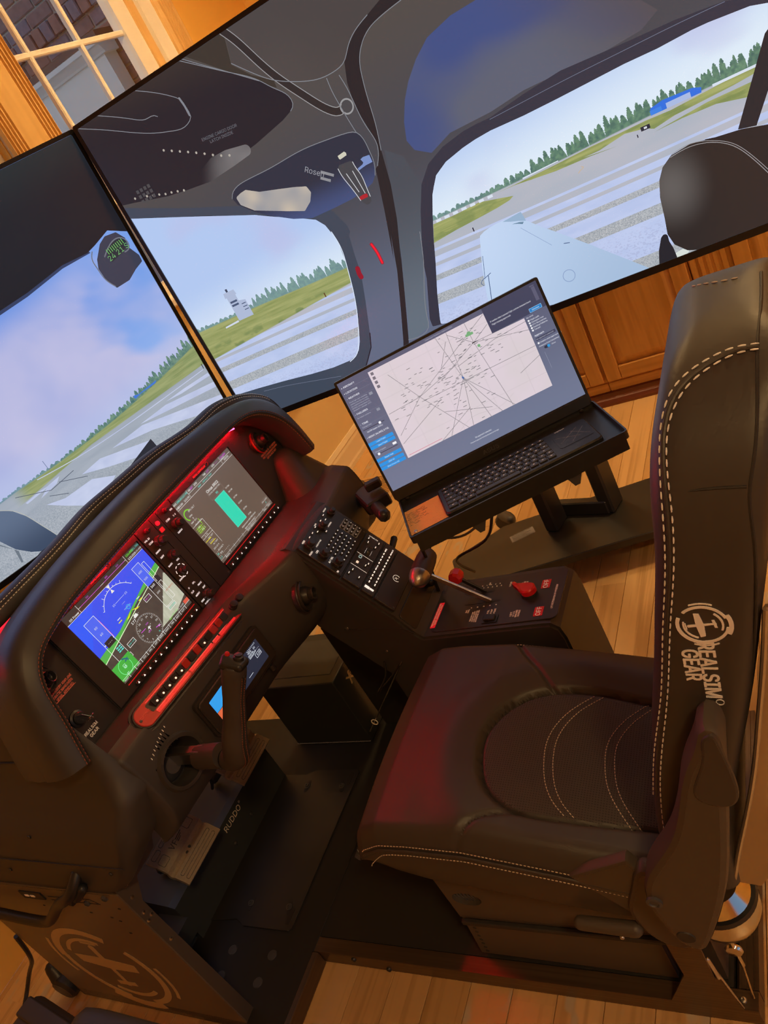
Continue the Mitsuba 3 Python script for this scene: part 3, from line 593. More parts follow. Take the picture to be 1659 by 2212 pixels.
for x, y in ((2.066, .895), (2.112, .715)):
    part(k, 'column', tf(cbox((-.028, -.024, 0), (.05, .024, .92), .006), (x, y, .0999), RZ(math.radians(-14))), 'black_metal', 30)
part(k, 'crossbar', tf(cbox((-.012, -.10, 0), (.02, .10, .05), .004), (2.115, .81, .0999), RZ(math.radians(-14))), 'black_metal', 30)
part(k, 'mount', cat(box((1.80, .62, 1.1), (1.83, .98, 1.3)), box((1.82, .70, 1.18), (2.09, .74, 1.22)), box((1.82, .88, 1.18), (2.05, .92, 1.22)), box((2.03, .68, .98), (2.12, .93, 1.24))), 'black_metal', False)
# ================================================================ cockpit base frame and pilot seat
bumped('leather', (.040, .034, .031), .48, lambda p, n, uv: fbm(p.x * 420, p.y * 420, p.z * 420, 2), .00022, eps=4e-4)
def perf(p, n, uv):
    a, b = p.x * 230, p.y * 230
    return smoothstep(.20, .28, dr.sqrt(dr.square(a - dr.floor(a) - .5) + dr.square(b - dr.floor(b) - .5)))
bumped('perforated_leather', proc(lambda p, n, uv: mix((.012, .01, .009), (.044, .037, .033), perf(p, n, uv))), .5, perf, .0003, eps=4e-4)
mat('thread', (.62, .54, .46), .7)
mat('thread_white', (.75, .73, .72), .7)
mat('seat_trim', (.060, .048, .038), .5)
bumped('mat_rubber', (.014, .013, .012), .62, lambda p, n, uv: noise(p.x * 300, p.y * 300), .0005, eps=8e-4)
mat('frame_bronze', proc(lambda p, n, uv: mix((.10, .065, .04), (.15, .10, .06), fbm(p.x * 300, p.y * 3, p.z * 300, 2))), .36, .7)
mat('frame_bronze_x', proc(lambda p, n, uv: mix((.10, .065, .04), (.15, .10, .06), fbm(p.x * 3, p.y * 300, p.z * 300, 2))), .36, .7)
mat('foil', (.55, .5, .42), .28, .9)
ZM = .04
b = thing('cockpit_base', 'black low platform with bronze edge rails under the seat and pedals', 'platform')
part(b, 'mat', box((.50, 1.238, .006), (1.36, 1.92, ZM)), 'mat_rubber', False)
part(b, 'mat', box((.70, .352, .006), (1.30, 1.236, ZM - .0005)), 'mat_rubber', False)
gro = lambda w: sg.Polygon([(0, 0), (w, 0), (w, .034)] + [q for c in np.linspace(w - .006, .008, 3) for q in ((c + .0012, .04), (c + .0008, .0385), (c - .0008, .0385), (c - .0012, .04))] + [(0, .04)]).buffer(0)
part(b, 'rail', cbox((.665, .312, .0), (.699, 1.236, ZM + .0005), .0012), 'frame_bronze', False)
part(b, 'rail', trimesh.Trimesh(*(lambda m: (np.stack([.70 + m.vertices[:, 2], .312 + m.vertices[:, 0], m.vertices[:, 1]], 1), m.faces))(ext(gro(.036), .60)), process=False), 'frame_bronze_x', False)
part(b, 'rail', cbox((.45, 1.222, 0), (.664, 1.2375, ZM + .001), .001), 'frame_bronze_x', False)
for q in ((.668, 1.13, .03), (.668, 1.05, .008)): part(b, 'bolt', tf(lathe([(0, 0), (.006, 0), (.005, .004), (0, .005)], 12), (.665, q[1], q[2]), RY(-math.pi / 2)), 'black_satin')
for q in ((.683, .437), (.684, .372)): part(b, 'screw', tf(lathe([(0, 0), (.0065, 0), (.0055, .003), (.003, .004), (.003, .002), (0, .002)], 16), (q[0] - .003, q[1] - .035, ZM)), 'steel')
for q in ((.643, 1.469), (.644, 1.346), (.583, 1.468), (.582, 1.353)): part(b, 'grommet', tf(lathe([(0, 0), (.0125, 0), (.0115, .002), (0, .0025)], 20), (*q, ZM)), 'dark_grey')
part(b, 'seam', tube([(.664, 1.237, ZM), (1.3, 1.237, ZM)], .0022, 6), 'mat_rubber')

s = thing('pilot_seat', 'black leather pilot seat with white stitching and raised armrest', 'seat')
zt_y, zt_z = [.33, .38, .51, .667, .77, .825, .863, .88, .890], [.398, .413, .452, .493, .502, .502, .486, .468, .445]
zb_y, zb_z = [.33, .487, .633, .77, .826, .86, .878, .890], [.285, .307, .338, .366, .388, .405, .418, .440]
INS = np.array([(.992, .34), (.992, .403), (.991, .57), (.963, .621), (.917, .655), (.869, .669), (.822, .665), (.766, .644), (.74, .615), (.727, .581), (.725, .543), (.74, .384), (.742, .34)])
def catm(pts, n=80): return smoothpath(pts, n)
INSP = np.vstack([INS[0], catm(INS[1:-1], 90), INS[-1]])
insp = sg.Polygon(INSP)
seams = [sg.LineString(catm([(1.118, .662), (1.093, .647), (1.042, .606), (.994, .57)], 20)), sg.LineString(catm([(.655, .675), (.693, .646), (.712, .623), (.728, .581)], 20)), sg.LineString(INSP)]
X0, X1 = .655, 1.122
def ztop(x, y):
    z = np.interp(y, zt_y, zt_z); t = np.minimum(x - X0, X1 - x)
    z = z - .030 * np.clip(1 - t / .03, 0, 1) ** 2
    pt = shapely.points(x, y); inside = shapely.contains(insp, pt); d = shapely.distance(shapely.LineString(INSP), pt)
    z = z + np.where(inside, -.006 + .004 * np.clip(d / .05, 0, 1), .010 * np.exp(-((d - .055) / .04) ** 2) * np.clip(t / .04, 0, 1))
    for l in seams: z = z - .007 * np.exp(-(shapely.distance(l, pt) / .0045) ** 2)
    return z
ys = np.r_[np.linspace(.345, .85, 120), np.linspace(.855, .8895, 14)]
xs = np.unique(np.r_[np.linspace(X0, X0 + .03, 10), np.linspace(X0 + .03, X1 - .03, 110), np.linspace(X1 - .03, X1, 10)])
rings = []
for y in ys:
    k = np.clip((y - .84) / .05, 0, 1); yy = np.full(len(xs), y) - 0 * k
    bulge = .012 * np.sin(np.pi * np.clip((xs - X0) / (X1 - X0), 0, 1)) * np.clip((y - .6) / .28, 0, 1)
    top = ztop(xs, yy); zb = np.interp(y, zb_y, zb_z)
    top = np.maximum(top, zb + .002)
    up = np.stack([xs, yy + bulge, top], 1)
    lo = np.array([(X1 + .004, y, .35 * zb + .65 * top[-1]), (X1 - .006, y, zb + .004), (X1 - .02, y, zb), (X0 + .02, y, zb), (X0 + .006, y, zb + .004), (X0 - .004, y, .35 * zb + .65 * top[0])])
    lo[:, 2] = np.minimum(lo[:, 2], np.r_[top[-1], top[-1], top[-1], top[0], top[0], top[0]] - .0005)
    rings.append(np.vstack([up, lo]))
cm = rings_mesh(rings); cm.invert()
part(s, 'cushion', cm, 'leather', 40)
# centre insert laid a hair over the cushion
gx, gy = np.meshgrid(np.linspace(.733, .985, 70), np.linspace(.35, .660, 90))
keep = shapely.contains(insp.buffer(-.005), shapely.points(gx, gy))
Z = ztop(gx.ravel(), gy.ravel()).reshape(gx.shape) + .0009
v = np.stack([gx + 0, gy, Z], -1).reshape(-1, 3); ny_, nx_ = gx.shape; f = []
for i in range(ny_ - 1):
    for j in range(nx_ - 1):
        if keep[i, j] and keep[i + 1, j] and keep[i, j + 1] and keep[i + 1, j + 1]: a = i * nx_ + j; f += [[a, a + 1, a + nx_ + 1], [a, a + nx_ + 1, a + nx_]]
m = trimesh.Trimesh(v + [0, 0, 0], f, process=False); m.remove_unreferenced_vertices()
part(s, 'seat_insert', m, 'perforated_leather', True)
def on_seat(pts, dz=.0015, n=70):
    q = catm(pts, n); return np.c_[q, ztop(q[:, 0], q[:, 1]) + dz]
sts = []
for base, off in (([(.991, .497), (.925, .545), (.879, .559), (.829, .557), (.788, .547), (.757, .53), (.735, .508)], .0075), ([(.989, .407), (.93, .447), (.885, .462), (.845, .461), (.8, .451), (.762, .43), (.737, .411)], .0075)):
    for sg_ in (0, 1):
        q = np.array(base) - [0, 2 * off * sg_]; sts.append(mesh_stitch(on_seat(q), .004, .0022, .0009))
part(s, 'stitching', cat(*sts), 'thread', True, kind='stuff', label='cream double stitched arcs across the seat')
yy = np.linspace(.36, .868, 80)
e1 = np.stack([np.full(80, X0 - .001), yy, np.interp(yy, zt_y, zt_z) - .0285], 1); e2 = np.stack([np.full(80, X0 - .0045), yy, np.interp(yy, zt_y, zt_z) - .048], 1)
e2[-12:, 2] -= np.linspace(0, 1, 12) ** 2 * .02
e3 = np.stack([np.full(80, X1 - .004), yy, np.interp(yy, zt_y, zt_z) - .02], 1)
part(s, 'stitching', cat(*[mesh_stitch(e, .004, .0022, .0009) for e in (e1, e2, e3)]), 'thread', True, kind='stuff')
part(s, 'piping', tube(np.stack([np.full(80, X0 - .003), yy, np.interp(yy, zt_y, zt_z) - .038], 1), .003, 8), 'leather')
# pedestal
ped = sg.Polygon([(.815, .31), (.822, ZM + .001), (.36, ZM + .001), (.36, .31)])
def yz(poly, x0, x1):
    m = ext(poly, x1 - x0); v = m.vertices
    return trimesh.Trimesh(np.stack([x0 + v[:, 2], v[:, 0], v[:, 1]], 1), m.faces, process=False)
hole = sa.rotate(sg.Point(0, 0).buffer(.026, quad_segs=8), 0); hole = sa.translate(sa.scale(hole, 1.15, .75), .768, .244)
p0 = part(s, 'pedestal', yz(ped, .712, 1.07), 'seat_trim', False)
part(p0, 'side_plate', yz(sg.Polygon([(.812, .325), (.809, .182), (.42, .168), (.42, .30)]).difference(hole), .700, .712), 'seat_trim', False)
part(p0, 'vent_mesh', cat(*[tube([(.7115, .74 + i * .0075, .222), (.7075, .744 + i * .0075, .244), (.7115, .748 + i * .0075, .266)], .0022, 6) for i in range(8)]), 'dark_grey', kind='stuff')
part(p0, 'side_plate', yz(sg.Polygon([(.808, .167), (.820, .052), (.44, .045), (.44, .150)]), .702, .712), 'seat_trim', False)
for i in range(8): part(p0, 'hole', tf(lathe([(0, 0), (.0038, 0), (.0036, .0004), (0, .0005)], 12), (.7016, .795 + i * .0012, .156 - i * .0135), RY(-math.pi / 2)), 'black_matte')
part(p0, 'slide_rail', cbox((.690, .40, .1695), (.70, .806, .181), .002), 'black_matte', False)
# backrest: side outline in the y-z plane, swelling towards the sides
front = np.array([(.37, .40), (.351, .469), (.339, .534), (.315, .623), (.291, .713), (.265, .794), (.232, .902), (.206, .995), (.197, 1.04), (.184, 1.085), (.168, 1.12), (.150, 1.145), (.122, 1.160)])
rear = np.array([(.25, .40), (.228, .548), (.19, .667), (.150, .784), (.119, .887), (.092, .977), (.077, 1.03), (.061, 1.08), (.048, 1.12), (.042, 1.142), (.070, 1.160)])
fr, re_ = smoothpath(front, 70), smoothpath(rear, 70)
rings = []
for i in range(70):
    zf, zr = fr[i], re_[i]; c = (zf + zr) / 2; h = (zf - zr) / 2
    w = .223 * max(1 - np.clip((c[1] - .93) / (1.1625 - .93), 0, 1) ** 2.6, 0) ** (1 / 2.6)
    w = max(w, .02)
    a = np.linspace(0, 2 * np.pi, 72, endpoint=False)
    cx, sx = np.cos(a), np.sin(a)
    px = np.sign(cx) * np.abs(cx) ** .20; py = np.sign(sx) * np.abs(sx) ** .36
    rings.append(np.c_[.880 + w * px, np.outer(py, h) + c])
bm = rings_mesh(rings)
bk = part(s, 'backrest', bm, 'leather', 40)
S1 = np.array([(.767, .066, 1.145), (.769, .086, 1.147), (.764, .112, 1.145), (.753, .135, 1.14), (.74, .151, 1.131), (.723, .163, 1.114), (.7, .171, 1.089), (.673, .18, 1.041), (.664, .191, .991), (.663, .22, .897), (.663, .253, .79), (.671, .293, .682), (.68, .325, .58)])
S2 = np.array([(.76, .067, 1.143), (.761, .085, 1.144), (.755, .109, 1.141), (.744, .13, 1.135), (.73, .145, 1.126), (.714, .156, 1.112), (.694, .164, 1.088), (.671, .171, 1.041), (.661, .182, .991), (.659, .211, .9), (.659, .244, .794), (.661, .279, .695), (.663, .308, .601), (.66, .325, .523)])
N0 = np.array([-.0014, 0, .0012])
part(bk, 'stitching', cat(mesh_stitch(smoothpath(S1 + N0, 120), .0075, .004, .0011), mesh_stitch(smoothpath(S2 + N0, 120), .0075, .004, .0011)), 'thread_white', True, kind='stuff', label='two rows of white stitches down the front edge')
part(bk, 'piping', tube(smoothpath((S1 + S2[:13]) / 2 + N0 * .2, 90), .0026, 8), 'leather')
part(bk, 'seam', tube(smoothpath([(.679, .178, 1.054), (.675, .133, 1.054), (.674, .1, 1.049)], 20), .0016, 6), 'black_matte')
part(bk, 'seam', tube(smoothpath([(.918, .059, 1.157), (.829, .061, 1.157), (.763, .068, 1.144), (.683, .090, 1.067), (.674, .098, 1.046), (.664, .105, 1.002), (.662, .115, .946), (.669, .14, .845), (.69, .19, .70)], 60), .0018, 6), 'black_matte')
part(bk, 'stitching', mesh_stitch(smoothpath(np.array([(.945, .133, 1.155), (.925, .113, 1.16), (.916, .091, 1.16), (.912, .074, 1.16)]) + [0, 0, .001], 30), .007, .004, .0011), 'thread', True, kind='stuff')
rp = smoothpath([(.262, .40), (.244, .457), (.202, .578), (.174, .666), (.152, .746), (.132, .819), (.112, .90)], 30)
part(bk, 'rear_panel', trimesh.util.concatenate([rings_mesh([np.array([(x, y + .006, z), (x, y - .03 - .02 * math.sin(i * .3), z - .008), (x + .004, y - .034, z - .008), (x + .004, y + .004, z)]) for i, (y, z) in enumerate(rp)]) for x in (.672,)] + [rings_mesh([np.array([(.676, y - .03, z - .008), (1.08, y - .03, z - .008), (1.08, y - .034, z - .009), (.676, y - .034, z - .009)]) for y, z in rp])]), 'foil', 30)
part(bk, 'trim_strip', tube(np.c_[np.full(30, .668), rp + [.004, 0]], .0035, 8), 'foil')
# emblem and lettering on the side
SA = np.stack([(0, -.207, -.978), (0, .978 * -1, .207), (-1, 0, 0)], 1); SA = axes((0, .215, -.977), (0, -.977, -.215))
def emblem(r):
    arc = lambda r0, r1, a0, a1: sg.Polygon([(r1 * math.cos(a), r1 * math.sin(a)) for a in np.radians(np.linspace(a0, a1, 24))] + [(r0 * math.cos(a), r0 * math.sin(a)) for a in np.radians(np.linspace(a1, a0, 24))])
    ps = [arc(.86 * r, .97 * r, 15, 130), arc(.86 * r, 1.0 * r, 150, 265), arc(.84 * r, .95 * r, 262, 345), arc(.93 * r, 1.1 * r, -35, 22), arc(.68 * r, .75 * r, 160, 245), arc(.68 * r, .76 * r, -30, 45), arc(1.06 * r, 1.12 * r, 240, 290), arc(1.06 * r, 1.12 * r, 60, 105)]
    ps += [sg.Polygon([(-.55 * r, -.06 * r), (-.6 * r, 0), (-.55 * r, .06 * r), (.5 * r, .035 * r), (.5 * r, -.035 * r)]), sg.Polygon([(-.22 * r, .62 * r), (-.02 * r, .58 * r), (.04 * r, 0), (-.02 * r, -.58 * r), (-.22 * r, -.62 * r), (-.26 * r, 0)]), sg.Polygon([(.36 * r, .2 * r), (.46 * r, .2 * r), (.5 * r, -.2 * r), (.4 * r, -.2 * r)]), sg.box(-.66 * r, -.16 * r, -.61 * r, .16 * r)]
    return shapely.union_all(ps)
SA = axes((0, .14, -.99), (0, -.99, -.14))
def side_at(m, y, z): return tf(m, (.6566, y, z), SA)
part(bk, 'emblem', side_at(ext(sa.rotate(emblem(.0275), 97, origin=(0, 0)), .001), .178, .898), 'thread_white', False, kind='stuff', label='white embroidered aeroplane emblem')
part(bk, 'lettering', side_at(text('REALSIM', .0165, 0, 0, .001, True, 'l', .087), .182, .873), 'thread_white', False, kind='stuff')
part(bk, 'lettering', side_at(text('GEAR', .0165, 0, 0, .001, True, 'l', .048), .201, .864), 'thread_white', False, kind='stuff')
part(bk, 'mark', side_at(ext(sg.Point(0, 0).buffer(.0046).difference(sg.Point(0, 0).buffer(.0037)), .001), .190, .779), 'thread_white', False)
# armrest hinged beside the backrest
arm = sg.Polygon(smoothpath([(.216, .780), (.208, .797), (.196, .802), (.186, .792), (.186, .770), (.209, .661), (.230, .57), (.253, .489), (.278, .422), (.304, .362), (.325, .338), (.338, .343), (.357, .386), (.366, .442), (.352, .505), (.326, .548), (.298, .590), (.265, .668), (.238, .736)], 70, True))
def soft(poly, x0, x1, r):
    poly = poly.buffer(0)
    a = [poly.buffer(-r), poly.buffer(-r * .3), poly, poly, poly.buffer(-r * .3), poly.buffer(-r)]
    n = 80; R = []
    for g, x in zip(a, (x0, x0 + r * .3, x0 + r, x1 - r, x1 - r * .3, x1)):
        pts = []
        for t in np.linspace(0, 1, n, endpoint=False):
            p = poly.exterior.interpolate(t, normalized=True); e = g.exterior; p2 = e.interpolate(e.project(p)); pts.append((x, p2.x, p2.y))
        R.append(pts)
    m = rings_mesh(R, caps=False); out = [m]
    for Q, fl in ((R[0], 0), (R[-1], 1)):
        v, f = trimesh.creation.triangulate_polygon(sg.Polygon([(y, z) for _, y, z in Q]).buffer(0), engine='earcut')
        out.append(trimesh.Trimesh(np.c_[np.full(len(v), Q[0][0]), v], f if fl else f[:, ::-1], process=False))
    return cat(*out)
am = part(s, 'armrest', soft(arm, .598, .648, .010), 'seat_trim', 40)
part(am, 'hinge_cover', soft(sg.Polygon(smoothpath([(.375, .46), (.405, .41), (.425, .36), (.418, .30), (.385, .262), (.345, .27), (.325, .34), (.34, .43)], 50, True)), .640, .668, .008), 'seat_trim', 40)
part(am, 'pivot', tf(lathe([(0, 0), (.011, 0), (.011, .004), (.007, .005), (.006, .003), (0, .003)], 20), (.598, .352, .462), RY(-math.pi / 2)), 'dark_grey')
part(am, 'plug', tf(lathe([(0, 0), (.013, 0), (.012, .002), (0, .002)], 20), (.598, .333, .378), RY(-math.pi / 2) @ RZ(0)), 'black_matte')
part(am, 'pad', soft(sg.Polygon(smoothpath([(.211, .77), (.203, .790), (.194, .794), (.190, .78), (.215, .67), (.236, .68), (.225, .73)], 40, True)), .596, .603, .003), 'leather', 40)
part(s, 'recline_lever', hull([(.64, .515, .312), (.64, .43, .307)], [.0115, .0125], 14), 'seat_trim', 40)
part(s, 'lever_screw', tf(lathe([(0, 0), (.004, 0), (.003, .002), (0, .002)], 12), (.630, .452, .298), RY(-math.pi / 2)), 'steel')
part(s, 'recline_cover', soft(sg.Polygon([(.50, .42), (.395, .47), (.36, .40), (.40, .30), (.43, .33)]), .650, .672, .006), 'seat_trim', 40)
br = part(s, 'bracket', cat(yz(sg.Polygon([(.401, .25), (.351, .25), (.352, .150), (.398, .150)]), .652, .656), tf(box((0, 0, 0), (.012, .046, .0035)), (.655, .352, .149)), yz(sg.Polygon([(.398, .150), (.352, .150), (.333, .0415), (.452, .0415)]), .664, .668)), 'frame_bronze', False)
part(br, 'brace', hull([(.66, .352, .20), (.66, .348, .15)], [.004, .004], 8), 'foil')
part(br, 'brace', hull([(.667, .35, .148), (.667, .335, .045)], [.002, .002], 8), 'foil')
dm = part(s, 'belt_reel_dome', tf(lathe([(0, -.05), (.03, -.046), (.052, -.025), (.06, .0), (.055, .03), (.035, .052), (0, .06)], 40), (.720, .318, .262)), 'chrome')
part(dm, 'rim', tf(lathe([(.056, .022), (.060, .026), (.058, .034), (.050, .034)], 40), (.72, .318, .262)), 'black_satin')
part(dm, 'latch', cat(tf(lathe([(0, -.006), (.012, -.004), (.014, 0), (.012, .004), (0, .006)], 20), (.690, .318, .18), RY(math.pi / 2)), tube([(.690, .318, .22), (.689, .316, .18), (.688, .314, .14)], .0035, 8)), 'chrome')
part(dm, 'cable', tube([(.688, .314, .14), (.682, .318, .05)], .0015, 6), 'chrome')
# ================================================================ instrument panel shell
PO = np.array([.8779, 1.2913, .8914]); PA = np.array([[.9987, .0115, -.0497], [-.051, .1755, -.9832], [-.0025, .9844, .1759]])
P = lambda m: tf(m, PO, PA)
Pp = lambda u, v, n=0.: PO + PA @ np.array([u, v, n])
bumped('shell', (.036, .033, .032), .5, lambda p, n, uv: fbm(p.x * 900, p.y * 900, p.z * 900, 2), .00012, eps=3e-4)
bumped('hood_leather', (.036, .036, .038), .45, lambda p, n, uv: fbm(p.x * 520, p.y * 520, p.z * 520, 2), .0002, eps=4e-4)
mat('bezel_black', (.024, .021, .020), .42)
mat('knob_black', (.02, .018, .018), .4)
mat('thread_red', (.30, .08, .04), .7)
ip = thing('instrument_panel', 'black moulded cockpit instrument panel with stitched hood and red lighting', 'instrument panel')
# panel face
face = sg.Polygon(smoothpath([(-.27, -.09), (-.272, -.02), (-.262, .05), (-.235, .098), (-.18, .118), (0, .132), (.25, .138), (.45, .134), (.54, .122), (.60, .09), (.632, .03), (.640, -.05), (.632, -.085), (.610, -.112), (.575, -.122), (.4, -.122), (.1, -.122), (-.2, -.122), (-.255, -.112)], 160, True))
part(ip, 'face_plate', P(ext(face, .006, -.008)), 'bezel_black', False)
# hood roll over the panel: an oval roll along an arch
HI = np.array([(-.290, -.105), (-.279, -.07), (-.263, -.016), (-.248, .04), (-.222, .073), (-.191, .088), (-.165, .094), (-.13, .101), (-.067, .106), (.011, .109), (.1, .113), (.218, .116), (.35, .119), (.44, .121), (.511, .116), (.553, .102), (.588, .076), (.612, .045), (.628, .0), (.634, -.062)])
HO = np.array([(-.340, -.095), (-.332, -.062), (-.316, -.012), (-.301, .035), (-.276, .087), (-.240, .125), (-.20, .142), (-.158, .152), (-.07, .165), (.03, .175), (.12, .180), (.225, .183), (.35, .178), (.417, .173), (.50, .167), (.571, .154), (.632, .124), (.662, .085), (.676, .03), (.679, -.052)])
ti = smoothpath(HI, 120); to = smoothpath(HO, 120)
rings = []
for i in range(120):
    a, b = ti[i], to[i]; c = (a + b) / 2; w = (b - a) / 2; rr = []
    for t in np.linspace(0, 2 * np.pi, 40, endpoint=False):
        q = np.sign(math.cos(t)) * abs(math.cos(t)) ** .62; e = np.sign(math.sin(t)) * abs(math.sin(t)) ** .62
        rr.append([*(c + w * q), .028 + .044 * e - .012 * q])
    rings.append(rr)
hd = part(ip, 'hood', P(rings_mesh(rings)), 'hood_leather', 40)
# the lining from the roll back to the face
part(hd, 'lining', P(grid_mesh([np.c_[ti * 1.0, np.full(120, .05)], np.c_[ti + .012 * (to - ti) / np.linalg.norm(to - ti, axis=1)[:, None], np.full(120, .02)], np.c_[ti + .02 * (to - ti) / np.linalg.norm(to - ti, axis=1)[:, None], np.full(120, -.009)]])), 'shell', 60)
part(hd, 'cover', P(grid_mesh([np.c_[to - .004 * (to - ti) / np.linalg.norm(to - ti, axis=1)[:, None], np.full(120, .03)], np.c_[to - .006 * (to - ti) / np.linalg.norm(to - ti, axis=1)[:, None], np.full(120, -.05)], np.c_[to - .02 * (to - ti) / np.linalg.norm(to - ti, axis=1)[:, None], np.full(120, -.13)]])), 'hood_leather', 60)
off = lambda f: np.c_[ti + f * (to - ti), np.zeros(120)]
def roll_pt(f):
    """points on the roll's front at the fraction f of its width"""
    q = 2 * f - 1; e = (1 - min(abs(q), 1) ** (2 / .62)) ** (.62 / 2)
    o = off(f); o[:, 2] = .028 + .044 * e - .012 * q + .0008; return o
part(hd, 'stitching', P(cat(*[mesh_stitch(roll_pt(f), .0046, .0026, .0009) for f in (.10, .26)])), 'thread_red', True, kind='stuff', label='dark red double stitching along the lip')
part(hd, 'seam', P(tube(roll_pt(.18), .0018, 6)), 'black_matte')
# upper glareshield roll behind, the gap lit red from the left
BR = np.array([(-.245, .165, -.115), (-.165, .178, -.11), (-.118, .183, -.10), (-.029, .186, -.10), (.071, .192, -.10), (.16, .2, -.10), (.233, .2, -.08), (.373, .196, -.06), (.487, .183, -.03), (.568, .183, -.015), (.615, .170, .0), (.672, .142, .002), (.716, .100, .0), (.728, .06, -.002), (.726, .0, -.004)])
bp_ = smoothpath(BR, 110); tang = np.gradient(bp_[:, :2], axis=0); tang /= np.linalg.norm(tang, axis=1)[:, None]; nrm_ = np.c_[-tang[:, 1], tang[:, 0]]
rings = []
for i in range(110):
    c = bp_[i, :2] - nrm_[i] * .023; rr = []
    for t in np.linspace(0, 2 * np.pi, 30, endpoint=False):
        q, e = math.cos(t), math.sin(t)
        rr.append([*(c + nrm_[i] * .023 * np.sign(q) * abs(q) ** .8), bp_[i, 2] - .02 + .028 * e])
    rings.append(rr)
gl = part(ip, 'glareshield', P(rings_mesh(rings)), 'hood_leather', 40)
part(gl, 'deck', P(grid_mesh([np.c_[bp_[:, :2] - nrm_ * .0025, bp_[:, 2] - .02], np.c_[bp_[:, :2] - nrm_ * .006, bp_[:, 2] - .06], np.c_[bp_[:, :2] - nrm_ * .045, bp_[:, 2] - .11 - .03 * np.sin(np.linspace(0, np.pi, 110))]])), 'hood_leather', 60)
st = lambda f, dn=.0: np.c_[bp_[:, :2] - nrm_ * f, bp_[:, 2] - .02 + .028 * math.sqrt(max(0, 1 - ((f - .023) / .023) ** 2)) + .001]
part(gl, 'stitching', P(cat(mesh_stitch(st(.008)[4:100], .0046, .0026, .0010), mesh_stitch(st(.0155)[4:100], .0046, .0026, .0010))), 'thread_white', True, kind='stuff', label='white double stitching along the top roll')
part(gl, 'seam', P(tube(st(.0118), .0016, 6)), 'black_matte')
k = part(ip, 'led_strip', P(cat(*[tube(np.c_[np.linspace(-.30, .16, 30), .128 + .012 * np.sin(np.linspace(0, 2.2, 30)), np.full(30, -.072)], np.linspace(.012, .003, 30), 8)])), 'red_plastic', True, label='glowing red light strip in the gap under the top roll')
scene[k].update(glow((2.2, .012, .03), .3))
k = part(ip, 'led_strip', P(tube(np.c_[ti[34:98, 0], ti[34:98, 1] - .001, np.full(64, .012)], .0022, 8)), 'red_plastic', True)
scene[k].update(glow((190, .5, 2.2), 1.))
k = part(ip, 'led_strip', P(tube([(.566, .112, .040), (.590, .098, .040)], .0016, 6)), 'red_plastic', True); scene[k].update(glow((14, .1, .3), 0.))
# knee shell under the displays
def B(u): return .080 + .100 * np.clip((u - .12) / .17, 0, 1) ** 2 * (3 - 2 * np.clip((u - .12) / .17, 0, 1)) - .055 * np.clip((u - .45) / .18, 0, 1)
PRO = np.array([(-.116, .0, 0), (-.120, .012, .10), (-.126, .02, .45), (-.133, .0, .78), (-.145, .0, .93), (-.165, .0, 1.), (-.20, 0, 1.02), (-.25, 0, .98), (-.29, 0, .88), (-.32, 0, .68), (-.338, 0, .45), (-.346, 0, .2), (-.342, 0, .02)])
tt = smoothpath(PRO, 60)
us = np.r_[-.285, -.281, -.272, np.linspace(-.262, .655, 120), .664, .672, .676]
rows = []
for v, n0, b in tt:
    bb = B(us) * b + n0
    e = np.r_[.25, .55, .85, np.ones(120), .85, .55, .2]
    lift = .012 * np.exp(-((us - .36) / .14) ** 2) * np.clip(b, 0, 1)
    rows.append(np.c_[us, np.full(len(us), v) + lift + .05 * np.clip((us - .5) / .18, 0, 1) ** 2 * np.clip((v + .13) / -.2, 0, 1), bb * e])
sh = grid_mesh(rows)
# the yoke's socket is cut through the shell
hu, hv = -.183, -.246
cen = sh.triangles_center; keepf = ((cen[:, 0] - hu) / .052) ** 2 + ((cen[:, 1] - hv) / .048) ** 2 > 1
sh = trimesh.Trimesh(sh.vertices, sh.faces[keepf], process=False); sh.remove_unreferenced_vertices(); sh.fix_normals() if False else None
kn = part(ip, 'knee_shell', P(sh), 'shell', 60)
aa = np.linspace(0, 2 * np.pi, 48, endpoint=False)
ring = lambda ru, rv, n: np.c_[hu + ru * np.cos(aa), hv + rv * np.sin(aa), n + 0 * aa]
nsh = lambda p: B(p[:, 0]) * np.interp(p[:, 1], tt[::-1, 0], tt[::-1, 2])
r0 = ring(.058, .054, 0); r0[:, 2] = nsh(r0) - .001; r1 = ring(.054, .050, 0); r1[:, 2] = nsh(r1) + .008; r2 = ring(.047, .043, 0); r2[:, 2] = nsh(r2) + .006; r3 = ring(.044, .040, 0); r3[:, 2] = nsh(r3) - .03; r4 = ring(.040, .036, 0); r4[:, 2] = nsh(r4) - .05
part(kn, 'yoke_socket', P(rings_mesh([r0, r1, r2, r3, r4], caps=False)), 'shell', 60)
part(kn, 'socket_plate', P(tf(lathe([(0, -.004), (.046, -.004), (.046, 0), (0, 0)], 32), (hu, hv, .03))), 'black_matte', False)
part(kn, 'socket_boot', P(tf(rings_mesh([np.c_[r * np.cos(aa), r * .9 * np.sin(aa), z + 0 * aa] for r, z in ((.036, 0), (.030, .012), (.020, .02), (.017, .026))]), (hu - .006, hv, .03))), 'dark_grey')
